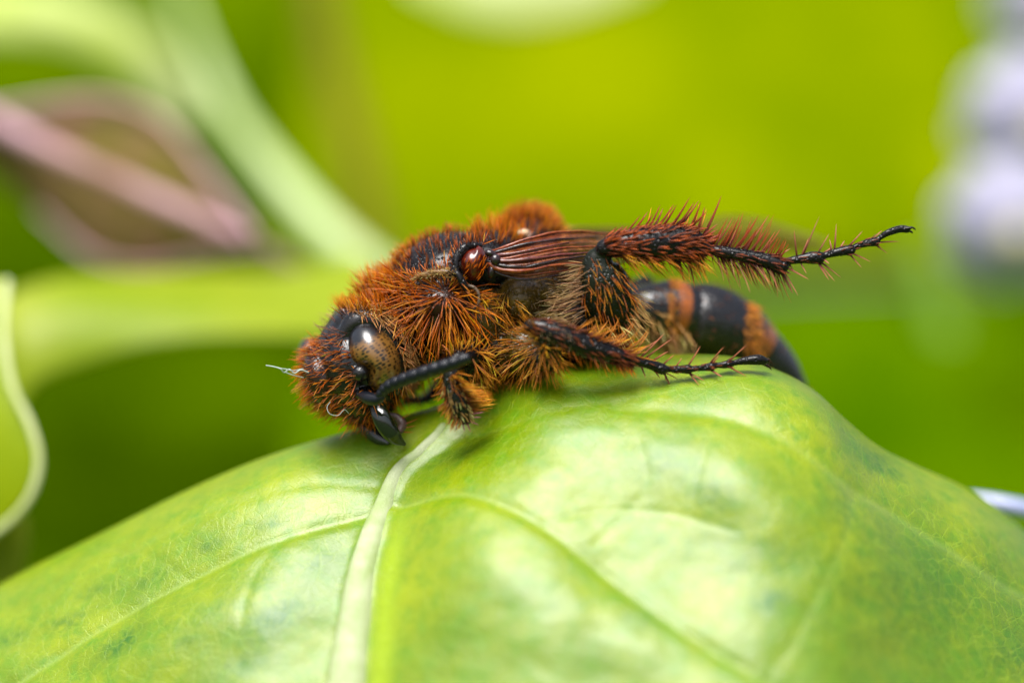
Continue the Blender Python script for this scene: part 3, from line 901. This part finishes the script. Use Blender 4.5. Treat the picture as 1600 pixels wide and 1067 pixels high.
fur("shoulder_ring_hair", [(725, 440), (760, 440), (765, 490), (735, 495)], 160, (16, 28), 1.1, (0.6, -0.8), 0.4, 0.3, (OR_R, OR_T), yr=(-3, -0.6))
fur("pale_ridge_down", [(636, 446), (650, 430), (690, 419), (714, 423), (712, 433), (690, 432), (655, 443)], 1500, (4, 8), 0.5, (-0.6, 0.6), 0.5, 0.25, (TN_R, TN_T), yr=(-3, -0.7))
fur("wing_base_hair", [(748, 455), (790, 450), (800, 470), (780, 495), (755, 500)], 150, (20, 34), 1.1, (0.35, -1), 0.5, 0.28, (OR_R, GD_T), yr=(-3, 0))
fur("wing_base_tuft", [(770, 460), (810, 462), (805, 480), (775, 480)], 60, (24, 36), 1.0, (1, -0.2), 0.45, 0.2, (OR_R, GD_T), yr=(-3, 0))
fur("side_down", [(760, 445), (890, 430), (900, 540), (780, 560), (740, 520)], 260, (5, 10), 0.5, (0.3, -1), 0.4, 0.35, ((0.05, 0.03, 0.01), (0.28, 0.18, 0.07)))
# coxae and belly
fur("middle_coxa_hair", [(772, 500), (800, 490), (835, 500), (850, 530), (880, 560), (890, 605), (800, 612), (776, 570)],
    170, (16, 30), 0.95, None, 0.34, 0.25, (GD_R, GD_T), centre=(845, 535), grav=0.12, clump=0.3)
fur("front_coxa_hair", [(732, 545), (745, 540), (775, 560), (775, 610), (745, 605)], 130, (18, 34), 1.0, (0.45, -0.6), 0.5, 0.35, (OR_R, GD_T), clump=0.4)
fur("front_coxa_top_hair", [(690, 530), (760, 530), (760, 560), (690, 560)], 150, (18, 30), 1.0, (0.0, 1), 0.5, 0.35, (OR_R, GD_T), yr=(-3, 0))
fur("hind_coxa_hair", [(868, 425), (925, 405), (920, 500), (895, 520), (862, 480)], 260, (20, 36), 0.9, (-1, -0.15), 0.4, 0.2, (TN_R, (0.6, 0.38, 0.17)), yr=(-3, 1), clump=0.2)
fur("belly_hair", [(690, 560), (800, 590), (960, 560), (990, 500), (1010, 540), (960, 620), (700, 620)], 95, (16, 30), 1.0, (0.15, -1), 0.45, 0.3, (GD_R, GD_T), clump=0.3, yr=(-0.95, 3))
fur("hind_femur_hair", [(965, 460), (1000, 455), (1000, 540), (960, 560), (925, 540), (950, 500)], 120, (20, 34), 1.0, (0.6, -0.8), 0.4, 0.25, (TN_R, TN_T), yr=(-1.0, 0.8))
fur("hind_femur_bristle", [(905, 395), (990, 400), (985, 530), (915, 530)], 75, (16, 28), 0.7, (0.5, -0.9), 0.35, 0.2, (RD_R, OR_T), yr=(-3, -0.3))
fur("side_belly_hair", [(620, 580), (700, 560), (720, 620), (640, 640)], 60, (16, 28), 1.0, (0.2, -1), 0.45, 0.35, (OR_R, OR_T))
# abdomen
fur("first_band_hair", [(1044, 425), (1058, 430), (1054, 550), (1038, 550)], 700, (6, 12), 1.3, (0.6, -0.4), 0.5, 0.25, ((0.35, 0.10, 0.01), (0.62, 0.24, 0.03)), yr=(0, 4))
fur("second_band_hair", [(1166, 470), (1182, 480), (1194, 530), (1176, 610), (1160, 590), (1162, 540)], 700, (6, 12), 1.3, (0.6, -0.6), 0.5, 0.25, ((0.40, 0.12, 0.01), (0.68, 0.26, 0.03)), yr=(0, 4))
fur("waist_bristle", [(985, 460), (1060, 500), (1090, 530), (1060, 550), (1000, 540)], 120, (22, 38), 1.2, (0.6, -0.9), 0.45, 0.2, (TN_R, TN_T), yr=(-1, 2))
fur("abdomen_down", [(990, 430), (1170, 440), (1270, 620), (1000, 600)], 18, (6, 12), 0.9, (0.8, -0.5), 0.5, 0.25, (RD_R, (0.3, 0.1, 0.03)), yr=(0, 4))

# ---- bristles of the legs
def axis(pts, n):
    s = spline(np.array([list(P(*q[:3])) + [q[3] / 100] for q in pts]), n)
    T = np.gradient(s[:, :3], axis=0); T /= np.linalg.norm(T, axis=1)[:, None]
    return s[:, :3], s[:, 3], T

def leg_pegs(name, pts, cnt, L, rad, fwd=0.75, cols=(RD_R, OR_T), flat=1.0, phi=None):
    p, r, T = axis(pts, 200)
    k = rng.integers(4, 196, cnt)
    ph = rng.uniform(0, 2 * math.pi, cnt) if phi is None else rng.uniform(math.radians(phi[0]), math.radians(phi[1]), cnt)
    tt_ = T[k]
    up = np.tile([0, 0, 1.0], (cnt, 1)); up -= (up * tt_).sum(1)[:, None] * tt_; up = norm(up)
    out_ = np.cross(tt_, up)                       # points away from the lens or to it
    rd = up * np.sin(ph)[:, None] + out_ * np.cos(ph)[:, None]
    root = p[k] + rd * (r[k] * 0.9)[:, None]
    d = norm(tt_ * fwd + rd * (1 - fwd) + rng.normal(0, 0.14, (cnt, 3)))
    Ls = rng.uniform(L[0], L[1], cnt) / 100
    kk_ = np.exp(rng.normal(0, 0.3, cnt))[:, None]
    me = hairs_mesh(name, root, d, Ls, rng.uniform(0.8, 1.2, cnt) * rad / 100, np.tile([0, 0, 0.0], (cnt, 1)) + tt_ * 0.15, np.clip(np.array(cols[0]) * kk_, 0, .9), np.clip(np.array(cols[1]) * kk_, 0, .9))
    o = keep_parent(link(name, me, None, [hm]), wasp); o["kind"] = "stuff"
    return o

leg_pegs("hind_shin_peg", HTIB, 600, (12, 20), 1.6, 0.68, (RD_R, (0.42, 0.08, 0.01)))
leg_pegs("hind_shin_lower_hair", HTIB[1:], 90, (24, 44), 1.1, 0.40, (GD_R, GD_T), phi=(225, 315))
leg_pegs("hind_foot_peg", HSEG[0], 90, (10, 16), 1.4, 0.8, (RD_R, (0.25, 0.06, 0.02)))
leg_pegs("hind_foot_lower_hair", HSEG[0], 60, (26, 46), 0.9, 0.42, (RD_R, (0.45, 0.15, 0.03)), phi=(235, 300))
leg_pegs("middle_shin_peg", MTIB, 240, (10, 18), 1.8, 0.74, (RD_R, (0.20, 0.05, 0.012)))
leg_pegs("middle_shin_upper_hair", MTIB[2:], 30, (24, 40), 1.2, 0.45, (OR_R, GD_T), phi=(40, 130))
leg_pegs("middle_shin_lower_hair", MTIB[2:], 44, (14, 26), 1.0, 0.35, (RD_R, OR_T), phi=(225, 315))
leg_pegs("front_shin_peg", FRONT[2:], 110, (7, 13), 1.4, 0.75, (RD_R, TN_T))
leg_pegs("front_shin_fringe", FRONT[2:], 110, (24, 46), 1.1, 0.16, (OR_R, GD_T), phi=(55, 100))
leg_pegs("front_shin_short_fringe", FRONT[2:], 50, (14, 24), 1.2, 0.25, (OR_R, GD_T), phi=(235, 300))
for s in HSEG[1:4]: leg_pegs("foot_peg", s, 22, (7, 13), 1.1, 0.8, (RD_R, (0.3, 0.08, 0.02)))
for s in MSEG[:4]: leg_pegs("foot_peg", s, 18, (6, 11), 1.0, 0.8, (RD_R, (0.3, 0.08, 0.02)))

bristle_m = hm
def bristle(p0, p1, y0, y1, r, cols=(RD_R, (0.45, 0.12, 0.03)), bend=0.0):
    a, b2 = np.array(P(p0[0], p0[1], y0)), np.array(P(p1[0], p1[1], y1))
    L = np.linalg.norm(b2 - a); d = (b2 - a) / L
    side_ = np.cross(d, [0, 1, 0])
    me = hairs_mesh("bristle", a[None], d[None], np.array([L]), np.array([r * 1.2 / 100]), (side_ * bend)[None], np.array([cols[0]]), np.array([cols[1]]), segs=6)
    keep_parent(link("bristle", me, None, [bristle_m]), wasp)

R_ = random.Random(3)
# upper row on the hind shin, stout thorns then long bristles towards the foot
for k in range(17):
    t = k / 16
    x = 958 + 138 * t; ytop = 372 - 18 * math.sin(t * math.pi * 0.9)
    L = 22 + 32 * t + R_.uniform(-4, 12)
    x += R_.uniform(-4, 4)
    bristle((x, ytop + 3), (x + 8 + L * R_.uniform(0.15, 0.6), ytop - L * R_.uniform(0.55, 0.9)), -1.0, -1.0 - R_.uniform(-0.15, 0.2), 2.0 + 0.6 * t, (RD_R, (0.36, 0.05, 0.02)), 0.08)
for k in range(7):
    x = 1010 + 14 * k + R_.uniform(-3, 3)
    bristle((x, 362), (x + 14, 362 - R_.uniform(26, 44)), -0.9, -0.8, 1.1, (OR_R, GD_T), 0.1)
for k in range(6):        # spurs at the end of the shin
    bristle((1094 + R_.uniform(-4, 4), 372 + 4 * k), (1118 + R_.uniform(-3, 8), 352 + 8 * k), -1.0, -1.05, 2.4, (RD_R, (0.35, 0.06, 0.03)), 0.05)
for a, b2 in [((1082, 400), (1100, 442)), ((1074, 402), (1088, 450)), ((1060, 406), (1070, 440))]:
    bristle(a, b2, -0.98, -1.0, 2.0, (RD_R, (0.42, 0.12, 0.02)), -0.05)
# long upper bristles of the first foot joint
for k in range(34):
    t = k / 33
    x = 1108 + 108 * t; y0 = 388 + 20 * t
    L = R_.uniform(38, 80) * (1 - 0.45 * t * t)
    bristle((x, y0), (x + L * R_.uniform(0.35, 0.75), y0 - L * R_.uniform(0.75, 0.95)), -0.95, -0.95 + R_.uniform(-0.25, 0.25), R_.uniform(1.1, 1.9), (RD_R, (0.42, 0.07, 0.02)), 0.10)
for k in range(24):
    t = k / 23
    x = 1120 + 96 * t; y0 = 400 + 18 * t
    L = R_.uniform(26, 56)
    bristle((x, y0), (x + L * R_.uniform(0.3, 0.7), y0 + L * R_.uniform(0.7, 0.95)), -0.98, -1.0 + R_.uniform(-0.25, 0.25), R_.uniform(0.9, 1.4), (RD_R, (0.55, 0.22, 0.1)), -0.12)
for a, b2 in [((1221, 424), (1240, 458)), ((1223, 422), (1248, 461)), ((1222, 420), (1236, 430)), ((1224, 416), (1264, 436)), ((1216, 402), (1234, 388)), ((1246, 404), (1240, 360)),
              ((1252, 402), (1264, 372)), ((1254, 402), (1280, 338)), ((1278, 396), (1296, 365)), ((1280, 408), (1314, 434)), ((1278, 410), (1304, 440)), ((1277, 409), (1294, 438)),
              ((1284, 404), (1296, 412)), ((1300, 392), (1296, 374)), ((1304, 392), (1308, 350)), ((1326, 386), (1349, 362)), ((1328, 395), (1361, 408)), ((1326, 396), (1346, 419)),
              ((1286, 397), (1300, 386)), ((1364, 374), (1378, 360)), ((1366, 380), (1406, 376)), ((1366, 382), (1387, 396)), ((1310, 392), (1320, 376)), ((1232, 412), (1242, 426)), ((1250, 410), (1260, 428))]:
    bristle(a, b2, -0.95, -0.95 + R_.uniform(-0.15, 0.1), R_.uniform(1.2, 1.8), (RD_R, (0.60, 0.20, 0.12)), R_.uniform(-0.05, 0.05))
# middle foot
for a, b2 in [((1000, 560), (1040, 522)), ((1006, 562), (1050, 528)), ((990, 556), (1030, 530)), ((1018, 566), (1044, 548)), ((1034, 572), (1054, 554)), ((1074, 574), (1096, 542)), ((1110, 568), (1130, 540)),
              ((1112, 570), (1124, 556)), ((1138, 566), (1166, 539)), ((1036, 580), (1048, 607)), ((1030, 578), (1060, 592)), ((1074, 580), (1092, 602)), ((1072, 580), (1100, 596)), ((1110, 578), (1128, 590)),
              ((1136, 572), (1166, 588)), ((1020, 574), (1030, 592)), ((1056, 574), (1066, 560)), ((1038, 580), (1040, 596)), ((1000, 568), (1008, 590)), ((984, 566), (988, 586))]:
    bristle(a, b2, -1.0, -1.05 + R_.uniform(-0.1, 0.1), R_.uniform(1.3, 2.0), (RD_R, (0.55, 0.18, 0.09)), R_.uniform(-0.08, 0.08))
# orange tuft behind the middle shin
for k in range(12):
    x = 915 + k * 7; y0 = 530 + k * 1.6
    bristle((x, y0), (x + R_.uniform(22, 40), y0 - R_.uniform(16, 34)), -1.2, -1.2 + R_.uniform(-0.2, 0.3), R_.uniform(1.1, 1.8), (OR_R, (0.62, 0.22, 0.03)), 0.22)
# foot of the front leg
for a, b2 in [((728, 656), (748, 664)), ((730, 652), (752, 652)), ((728, 658), (736, 676)), ((722, 660), (726, 674)), ((714, 656), (712, 672)), ((734, 648), (756, 644)), ((706, 648), (700, 664))]:
    bristle(a, b2, -1.25, -1.3, 1.7, (RD_R, (0.35, 0.12, 0.12)))
# dark hairs of the palp
for a, b2 in [((628, 664), (652, 658)), ((628, 668), (650, 668)), ((626, 674), (646, 678)), ((622, 656), (640, 650))]:
    bristle(a, b2, -0.5, -0.5, 0.7, (RD_R, RD_T), 0.15)

# pale fibres caught in the hair of the face
fibre_m = solid_mat("pale_fibre", (0.3, 0.36, 0.32), 0.5)
fb = tube_obj("loose_fibre", [tuple(P(*q)) for q in [(416, 571, -1.0), (428, 573, -1.0), (438, 576, -1.05), (444, 582, -1.0), (452, 577, -1.0), (460, 583, -1.0), (470, 578, -0.95), (482, 582, -0.9)]], [0.010] * 8, fibre_m, n=40, seg=6)
for q in ([(436, 575, -1.0), (448, 577, -1.05), (458, 579, -1.0), (474, 576, -0.9)], [(444, 581, -1.0), (458, 586, -1.0), (474, 590, -0.9)]):
    keep_parent(tube_obj("fibre_strand", [tuple(P(*a)) for a in q], [0.007] * len(q), fibre_m, n=24, seg=5), fb)
tag(fb, "pale crinkled fibre sticking out to the left of the wasp's face", "fibre")
f2 = tube_obj("loose_fibre", [tuple(P(*q)) for q in [(516, 628, -0.8), (511, 636, -0.85), (515, 646, -0.9), (528, 649, -0.9), (538, 640, -0.85), (545, 646, -0.8)]], [0.004] * 6, fibre_m, n=40, seg=6)
tag(f2, "thin curled pale fibre hanging from the hair of the wasp's chin", "fibre")

# ------------------------------------------------------------------ plants behind
def PB(px, py, y):
    """the plants behind stand well back from the wasp"""
    return P(px, py, y * 1.35 if y > 14 else y * 1.15)

def sheet(path_a, path_b, n=60, m=16, bulge=0.0, mid=None):
    """leaf surface between two 3-D edge curves, arched by bulge towards the lens"""
    a = spline(np.array([tuple(PB(*q)) for q in path_a]), n); b_2 = spline(np.array([tuple(PB(*q)) for q in path_b]), n)
    V = []
    for i in range(n):
        for k in range(m):
            f = k / (m - 1)
            p = a[i] * (1 - f) + b_2[i] * f
            p = p + np.array([0, -bulge, 0.3 * bulge]) * math.sin(math.pi * f) * math.sin(math.pi * (0.1 + 0.8 * i / (n - 1)))
            V.append(p)
    base = (np.arange(n - 1)[:, None] * m + np.arange(m - 1)[None]).ravel()
    return mesh_np("leaf", V, np.stack([base, base + 1, base + m + 1, base + m], -1))

def leaf_obj(name, a, b_2, mat, parent=None, bulge=0.5, label=None, cat="leaf", thick=0.08):
    o = link(name, sheet(a, b_2, bulge=bulge), None, [mat])
    s = o.modifiers.new("thick", 'SOLIDIFY'); s.thickness = thick
    if parent: keep_parent(o, parent)
    if label: tag(o, label, cat)
    return o

bg_yellow = leaf_material("backdrop_leaf_yellow", (0.085, 0.155, 0.0), (0.225, 0.27, 0.0), 0.11, 0.9, 0.3, spec=0.0)
bg_green = leaf_material("backdrop_leaf_green", (0.035, 0.095, 0.0), (0.085, 0.16, 0.0), 0.14, 0.9, 0.3, spec=0.0)
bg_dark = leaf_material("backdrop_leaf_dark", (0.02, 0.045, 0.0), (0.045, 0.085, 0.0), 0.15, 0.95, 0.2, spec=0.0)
bg_lime = leaf_material("lime_leaf", (0.22, 0.31, 0.002), (0.38, 0.41, 0.03), 0.15, 0.4, 0.35)
bg_pale = leaf_material("pale_leaf", (0.42, 0.52, 0.08), (0.62, 0.66, 0.36), 0.2, 0.35, 0.3)
stem_pale = leaf_material("pale_stem", (0.36, 0.46, 0.16), (0.44, 0.54, 0.24), 0.3, 0.3, 0.0)
pink_leaf = leaf_material("bronze_pink_leaf", (0.17, 0.14, 0.015), (0.28, 0.15, 0.08), 0.9, 0.5, 0.25)
pink_rib = leaf_material("pink_rib", (0.34, 0.19, 0.16), (0.42, 0.24, 0.29), 0.3, 0.4, 0.0)
brown_stem = leaf_material("olive_stem", (0.16, 0.15, 0.001), (0.2, 0.18, 0.002), 0.3, 0.6, 0.0)

# distant big leaves that close the view
leaf_obj("hanging_leaf", [(560, -500, 40), (900, -520, 40), (1300, -500, 40), (1750, -500, 40), (2300, -500, 40)],
         [(420, 470, 28), (800, 500, 28), (1200, 440, 27), (1700, 440, 27), (2300, 480, 27)], bg_yellow, None, 1.0,
         "very large yellow-green leaf filling the blurred background above the wasp")
leaf_obj("broad_low_leaf", [(500, 500, 25), (900, 480, 25), (1300, 452, 24), (1750, 440, 24), (2300, 450, 25)],
         [(400, 1000, 16.5), (900, 1050, 16.5), (1350, 1000, 16.5), (1800, 1050, 16.5), (2300, 1100, 16.5)], bg_green, None, 1.5,
         "broad mid-green leaf blurred behind the right end of the foreground leaf")
leaf_obj("dark_leaf", [(-700, 470, 30), (-200, 480, 30), (200, 500, 30), (500, 480, 30), (800, 470, 30)],  # leaf of a deeper green than the others behind
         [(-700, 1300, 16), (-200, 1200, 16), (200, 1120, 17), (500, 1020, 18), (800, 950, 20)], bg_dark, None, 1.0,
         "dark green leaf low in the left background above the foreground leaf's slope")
leaf_obj("upper_leaf", [(-700, -400, 36), (-200, -350, 36), (200, -350, 36), (500, -350, 36), (760, -350, 37)],
         [(-700, 560, 38), (-200, 540, 38), (200, 520, 38), (500, 500, 38), (760, 480, 39)], leaf_material("backdrop_leaf_mid", (0.11, 0.22, 0.0), (0.2, 0.31, 0.0), 0.1, 0.9, 0.3, spec=0.0), None, 1.5,
         "mid-green leaf hanging furthest back behind the pink-ribbed leaf")
leaf_obj("pale_upper_leaf", [(-300, -60, 20), (-60, -40, 19), (120, -10, 18), (260, 70, 18), (330, 190, 18)],
         [(-300, 40, 18), (-60, 60, 17), (80, 70, 16.5), (180, 110, 16.5), (280, 200, 17)], bg_pale, None, 0.8,
         "pale yellow-white shining leaf in the top left corner")
leaf_obj("top_leaf", [(620, -120, 20), (740, -150, 20), (860, -150, 20), (1040, -120, 20)],
         [(640, -20, 19), (740, 28, 18.5), (860, 30, 18.5), (1010, -20, 19)], bg_pale, None, 0.5,
         "pale leaf tip poking in at the top edge above the wasp")

# the branching plant on the left
plant = thing("branching_plant", "pale-stemmed plant with a pink-ribbed leaf and lime leaves, blurred at the left", "plant", PB(540, 480, 9))
def st_obj(name, pts, mat, parent=plant, label=None, flat=0.8):
    o = tube_obj(name, [tuple(PB(*q[:3])) for q in pts], [q[3] / 100 for q in pts], mat, parent, n=60, seg=24, flat=flat)
    if label: o["label"] = label
    return o
st_obj("stem", [(262, -60, 22, 8), (305, 60, 20, 15), (355, 170, 18, 24), (425, 265, 16, 29), (500, 350, 15, 35), (590, 430, 14.5, 42), (700, 500, 15, 50), (860, 560, 14, 36)], stem_pale, label="thick pale green stem")
st_obj("petiole", [(-120, 110, 12, 26), (0, 192, 12, 22), (110, 250, 11.5, 20), (210, 295, 11.5, 19), (310, 340, 11, 18), (400, 384, 11, 14), (500, 440, 12, 10)], pink_rib, label="pink rib")
leaf_obj("leaf", [(-40, 190, 12.6), (60, 170, 12.8), (160, 160, 12.6), (250, 190, 12.2), (320, 270, 11.6), (400, 372, 10.6)],
         [(-40, 250, 13.5), (60, 330, 13.5), (140, 400, 13), (220, 420, 12.6), (310, 405, 12), (405, 392, 10.8)], pink_leaf, plant, 0.3)["label"] = "bronze pink leaf"
st_obj("leaf_rim", [(-40, 180, 12.4, 7), (60, 162, 12.6, 8), (160, 156, 12.4, 10), (250, 188, 12.0, 8), (320, 268, 11.4, 8), (395, 366, 10.5, 8)], pink_rib)
st_obj("leaf_rim", [(60, 330, 13.3, 6), (140, 398, 12.8, 8), (220, 418, 12.4, 9), (310, 403, 11.8, 8), (400, 390, 10.7, 6)], pink_rib)
leaf_obj("leaf", [(560, 400, 11), (450, 428, 11), (330, 430, 10.6), (200, 432, 10), (90, 440, 9.4), (10, 470, 9), (-10, 520, 9)],
         [(620, 535, 9.5), (450, 528, 9), (330, 530, 8.8), (220, 545, 8.6), (130, 572, 8.4), (60, 600, 8.2), (30, 640, 8.2)], bg_lime, plant, 0.3)["label"] = "long lime leaf"

# curled leaf at the left edge
curl = thing("curled_leaf", "lime leaf with a pale wavy rim at the left edge of the picture", "leaf", PB(0, 800, 4))
edge = [(10, 440, 4.6), (6, 520, 4.2), (18, 600, 3.9), (46, 660, 3.7), (61, 715, 3.6), (52, 765, 3.6), (22, 808, 3.7), (-30, 845, 3.9), (-100, 880, 4.2)]
leaf_obj("leaf_blade", edge, [(-120, 420, 5), (-160, 500, 5), (-170, 600, 5), (-170, 660, 5), (-170, 720, 5), (-170, 770, 5), (-180, 820, 5), (-190, 860, 5), (-200, 900, 5)], leaf_material('curled_leaf_green', (0.20, 0.30, 0.0), (0.30, 0.38, 0.0), 0.3, 0.45, 0.35), curl, 0.4)
st_obj("leaf_rim", [(a, b_2, c - 0.1, 7) for a, b_2, c in edge], leaf_material("leaf_rim_pale", (0.5, 0.56, 0.2), (0.6, 0.64, 0.32), 1, 0.4, 0.2), curl)
leaf_obj("folded_flap", [(-60, 790, 5.5), (0, 800, 5.2), (36, 800, 5.1), (46, 830, 5.1), (40, 880, 5.2)], [(-60, 990, 5.5), (-10, 985, 5.3), (20, 970, 5.2), (34, 940, 5.2), (36, 900, 5.2)], bg_lime, curl, 0.2)

# stems further back
def stem_thing(name, pts, mat, label, cat="stem", flat=0.8):
    o = tube_obj(name, [tuple(PB(*q[:3])) for q in pts], [q[3] / 100 for q in pts], mat, None, n=50, seg=20, flat=flat)
    return tag(o, label, cat)
stem_thing("upright_stem", [(470, -300, 22, 36), (490, -80, 22, 38), (520, 100, 22, 42), (560, 260, 22, 44), (590, 420, 22, 44), (620, 700, 22, 44), (640, 1500, 24, 44)], brown_stem, "olive-brown upright stem blurred behind, left of the wasp's back")
stem_thing("upright_stem", [(1440, 400, 22, 30), (1490, 560, 22, 44), (1545, 700, 21, 54), (1600, 850, 21, 58), (1700, 1400, 22, 58)],
           leaf_material("pale_green_stem", (0.17, 0.31, 0.03), (0.22, 0.35, 0.06), 0.3, 0.4, 0.0), "faint pale green stem slanting down at the right edge")
steel = solid_mat("blue_grey_stalk", (0.26, 0.29, 0.46), 0.25, 0.5, 0.6)
stem_thing("smooth_stalk", [(1505, 774, 3.2, 6), (1530, 779, 3.1, 10), (1570, 788, 3.0, 14), (1620, 800, 3.0, 15), (1720, 830, 3.2, 15)], steel, "short shiny blue-grey stalk poking out right behind the foreground leaf", "stalk", 1.0)

# pale violet flowers at the right
petal_m = leaf_material("violet_petal", (0.30, 0.28, 0.44), (0.62, 0.60, 0.72), 0.5, 0.35, 0.3)
core_m = solid_mat("flower_core", (0.5, 0.45, 0.2), 0.6, 0, 0.4, 5, 0.3)
def petal_mesh():
    V = []; n, m = 14, 9
    for i in range(n):
        t = i / (n - 1); w = 0.42 * math.sin(math.pi * (0.08 + 0.86 * t)) ** 0.7
        for k in range(m):
            s = (k / (m - 1) - 0.5) * 2
            V.append((s * w, 0.35 * t * t - 0.12 * (1 - s * s), t * 1.0))
    base = (np.arange(n - 1)[:, None] * m + np.arange(m - 1)[None]).ravel()
    me = mesh_np("petal", V, np.stack([base, base + 1, base + m + 1, base + m], -1)); me.materials.append(petal_m); return me
PM = petal_mesh()
def flower(px, py, y, size, tilt, label):
    c = PB(px, py, y)
    f = thing("flower", label, "flower", c, "pale violet flowers at the right edge")
    f.rotation_euler = tilt
    for k in range(8):
        o = bpy.data.objects.new("petal", PM); COL.objects.link(o); o.parent = f
        o.rotation_euler = (math.radians(-15), math.radians(45 * k + R_.uniform(-8, 8)), 0); o.scale = (size,) * 3
    ell_o = bpy.data.meshes.new("flower_centre"); ell_o.from_pydata((ICOV * 0.2 * size).tolist(), [], ICOF); ell_o.materials.append(core_m)
    e = bpy.data.objects.new("flower_centre", ell_o); COL.objects.link(e); e.parent = f
flower(1590, 370, 18, 2.0, (0.35, 0.2, 0), "lowest and brightest violet-white flower at the right edge")
flower(1635, 200, 20, 2.1, (0.3, -0.2, 0.2), "middle violet flower, half cut off by the right edge")
flower(1660, 20, 22, 2.2, (0.3, 0.1, -0.2), "dim grey-violet flower in the top right corner")
stem_thing("flower_stalk", [(1640, 20, 22.6, 5), (1660, 190, 18.8, 6), (1640, 340, 15.8, 6), (1660, 600, 16, 7), (1700, 1200, 17, 8)], stem_pale, "thin stalk carrying the violet flowers at the right edge")

# short stiff hairs rooted on the wing scale and below the wing base
for k in range(26):
    x, y_ = R_.uniform(724, 756), R_.uniform(408, 440)
    bristle((x, y_), (x + R_.uniform(2, 9), y_ - R_.uniform(7, 13)), -1.03, -1.12, 0.8, (RD_R, OR_T), 0.1)
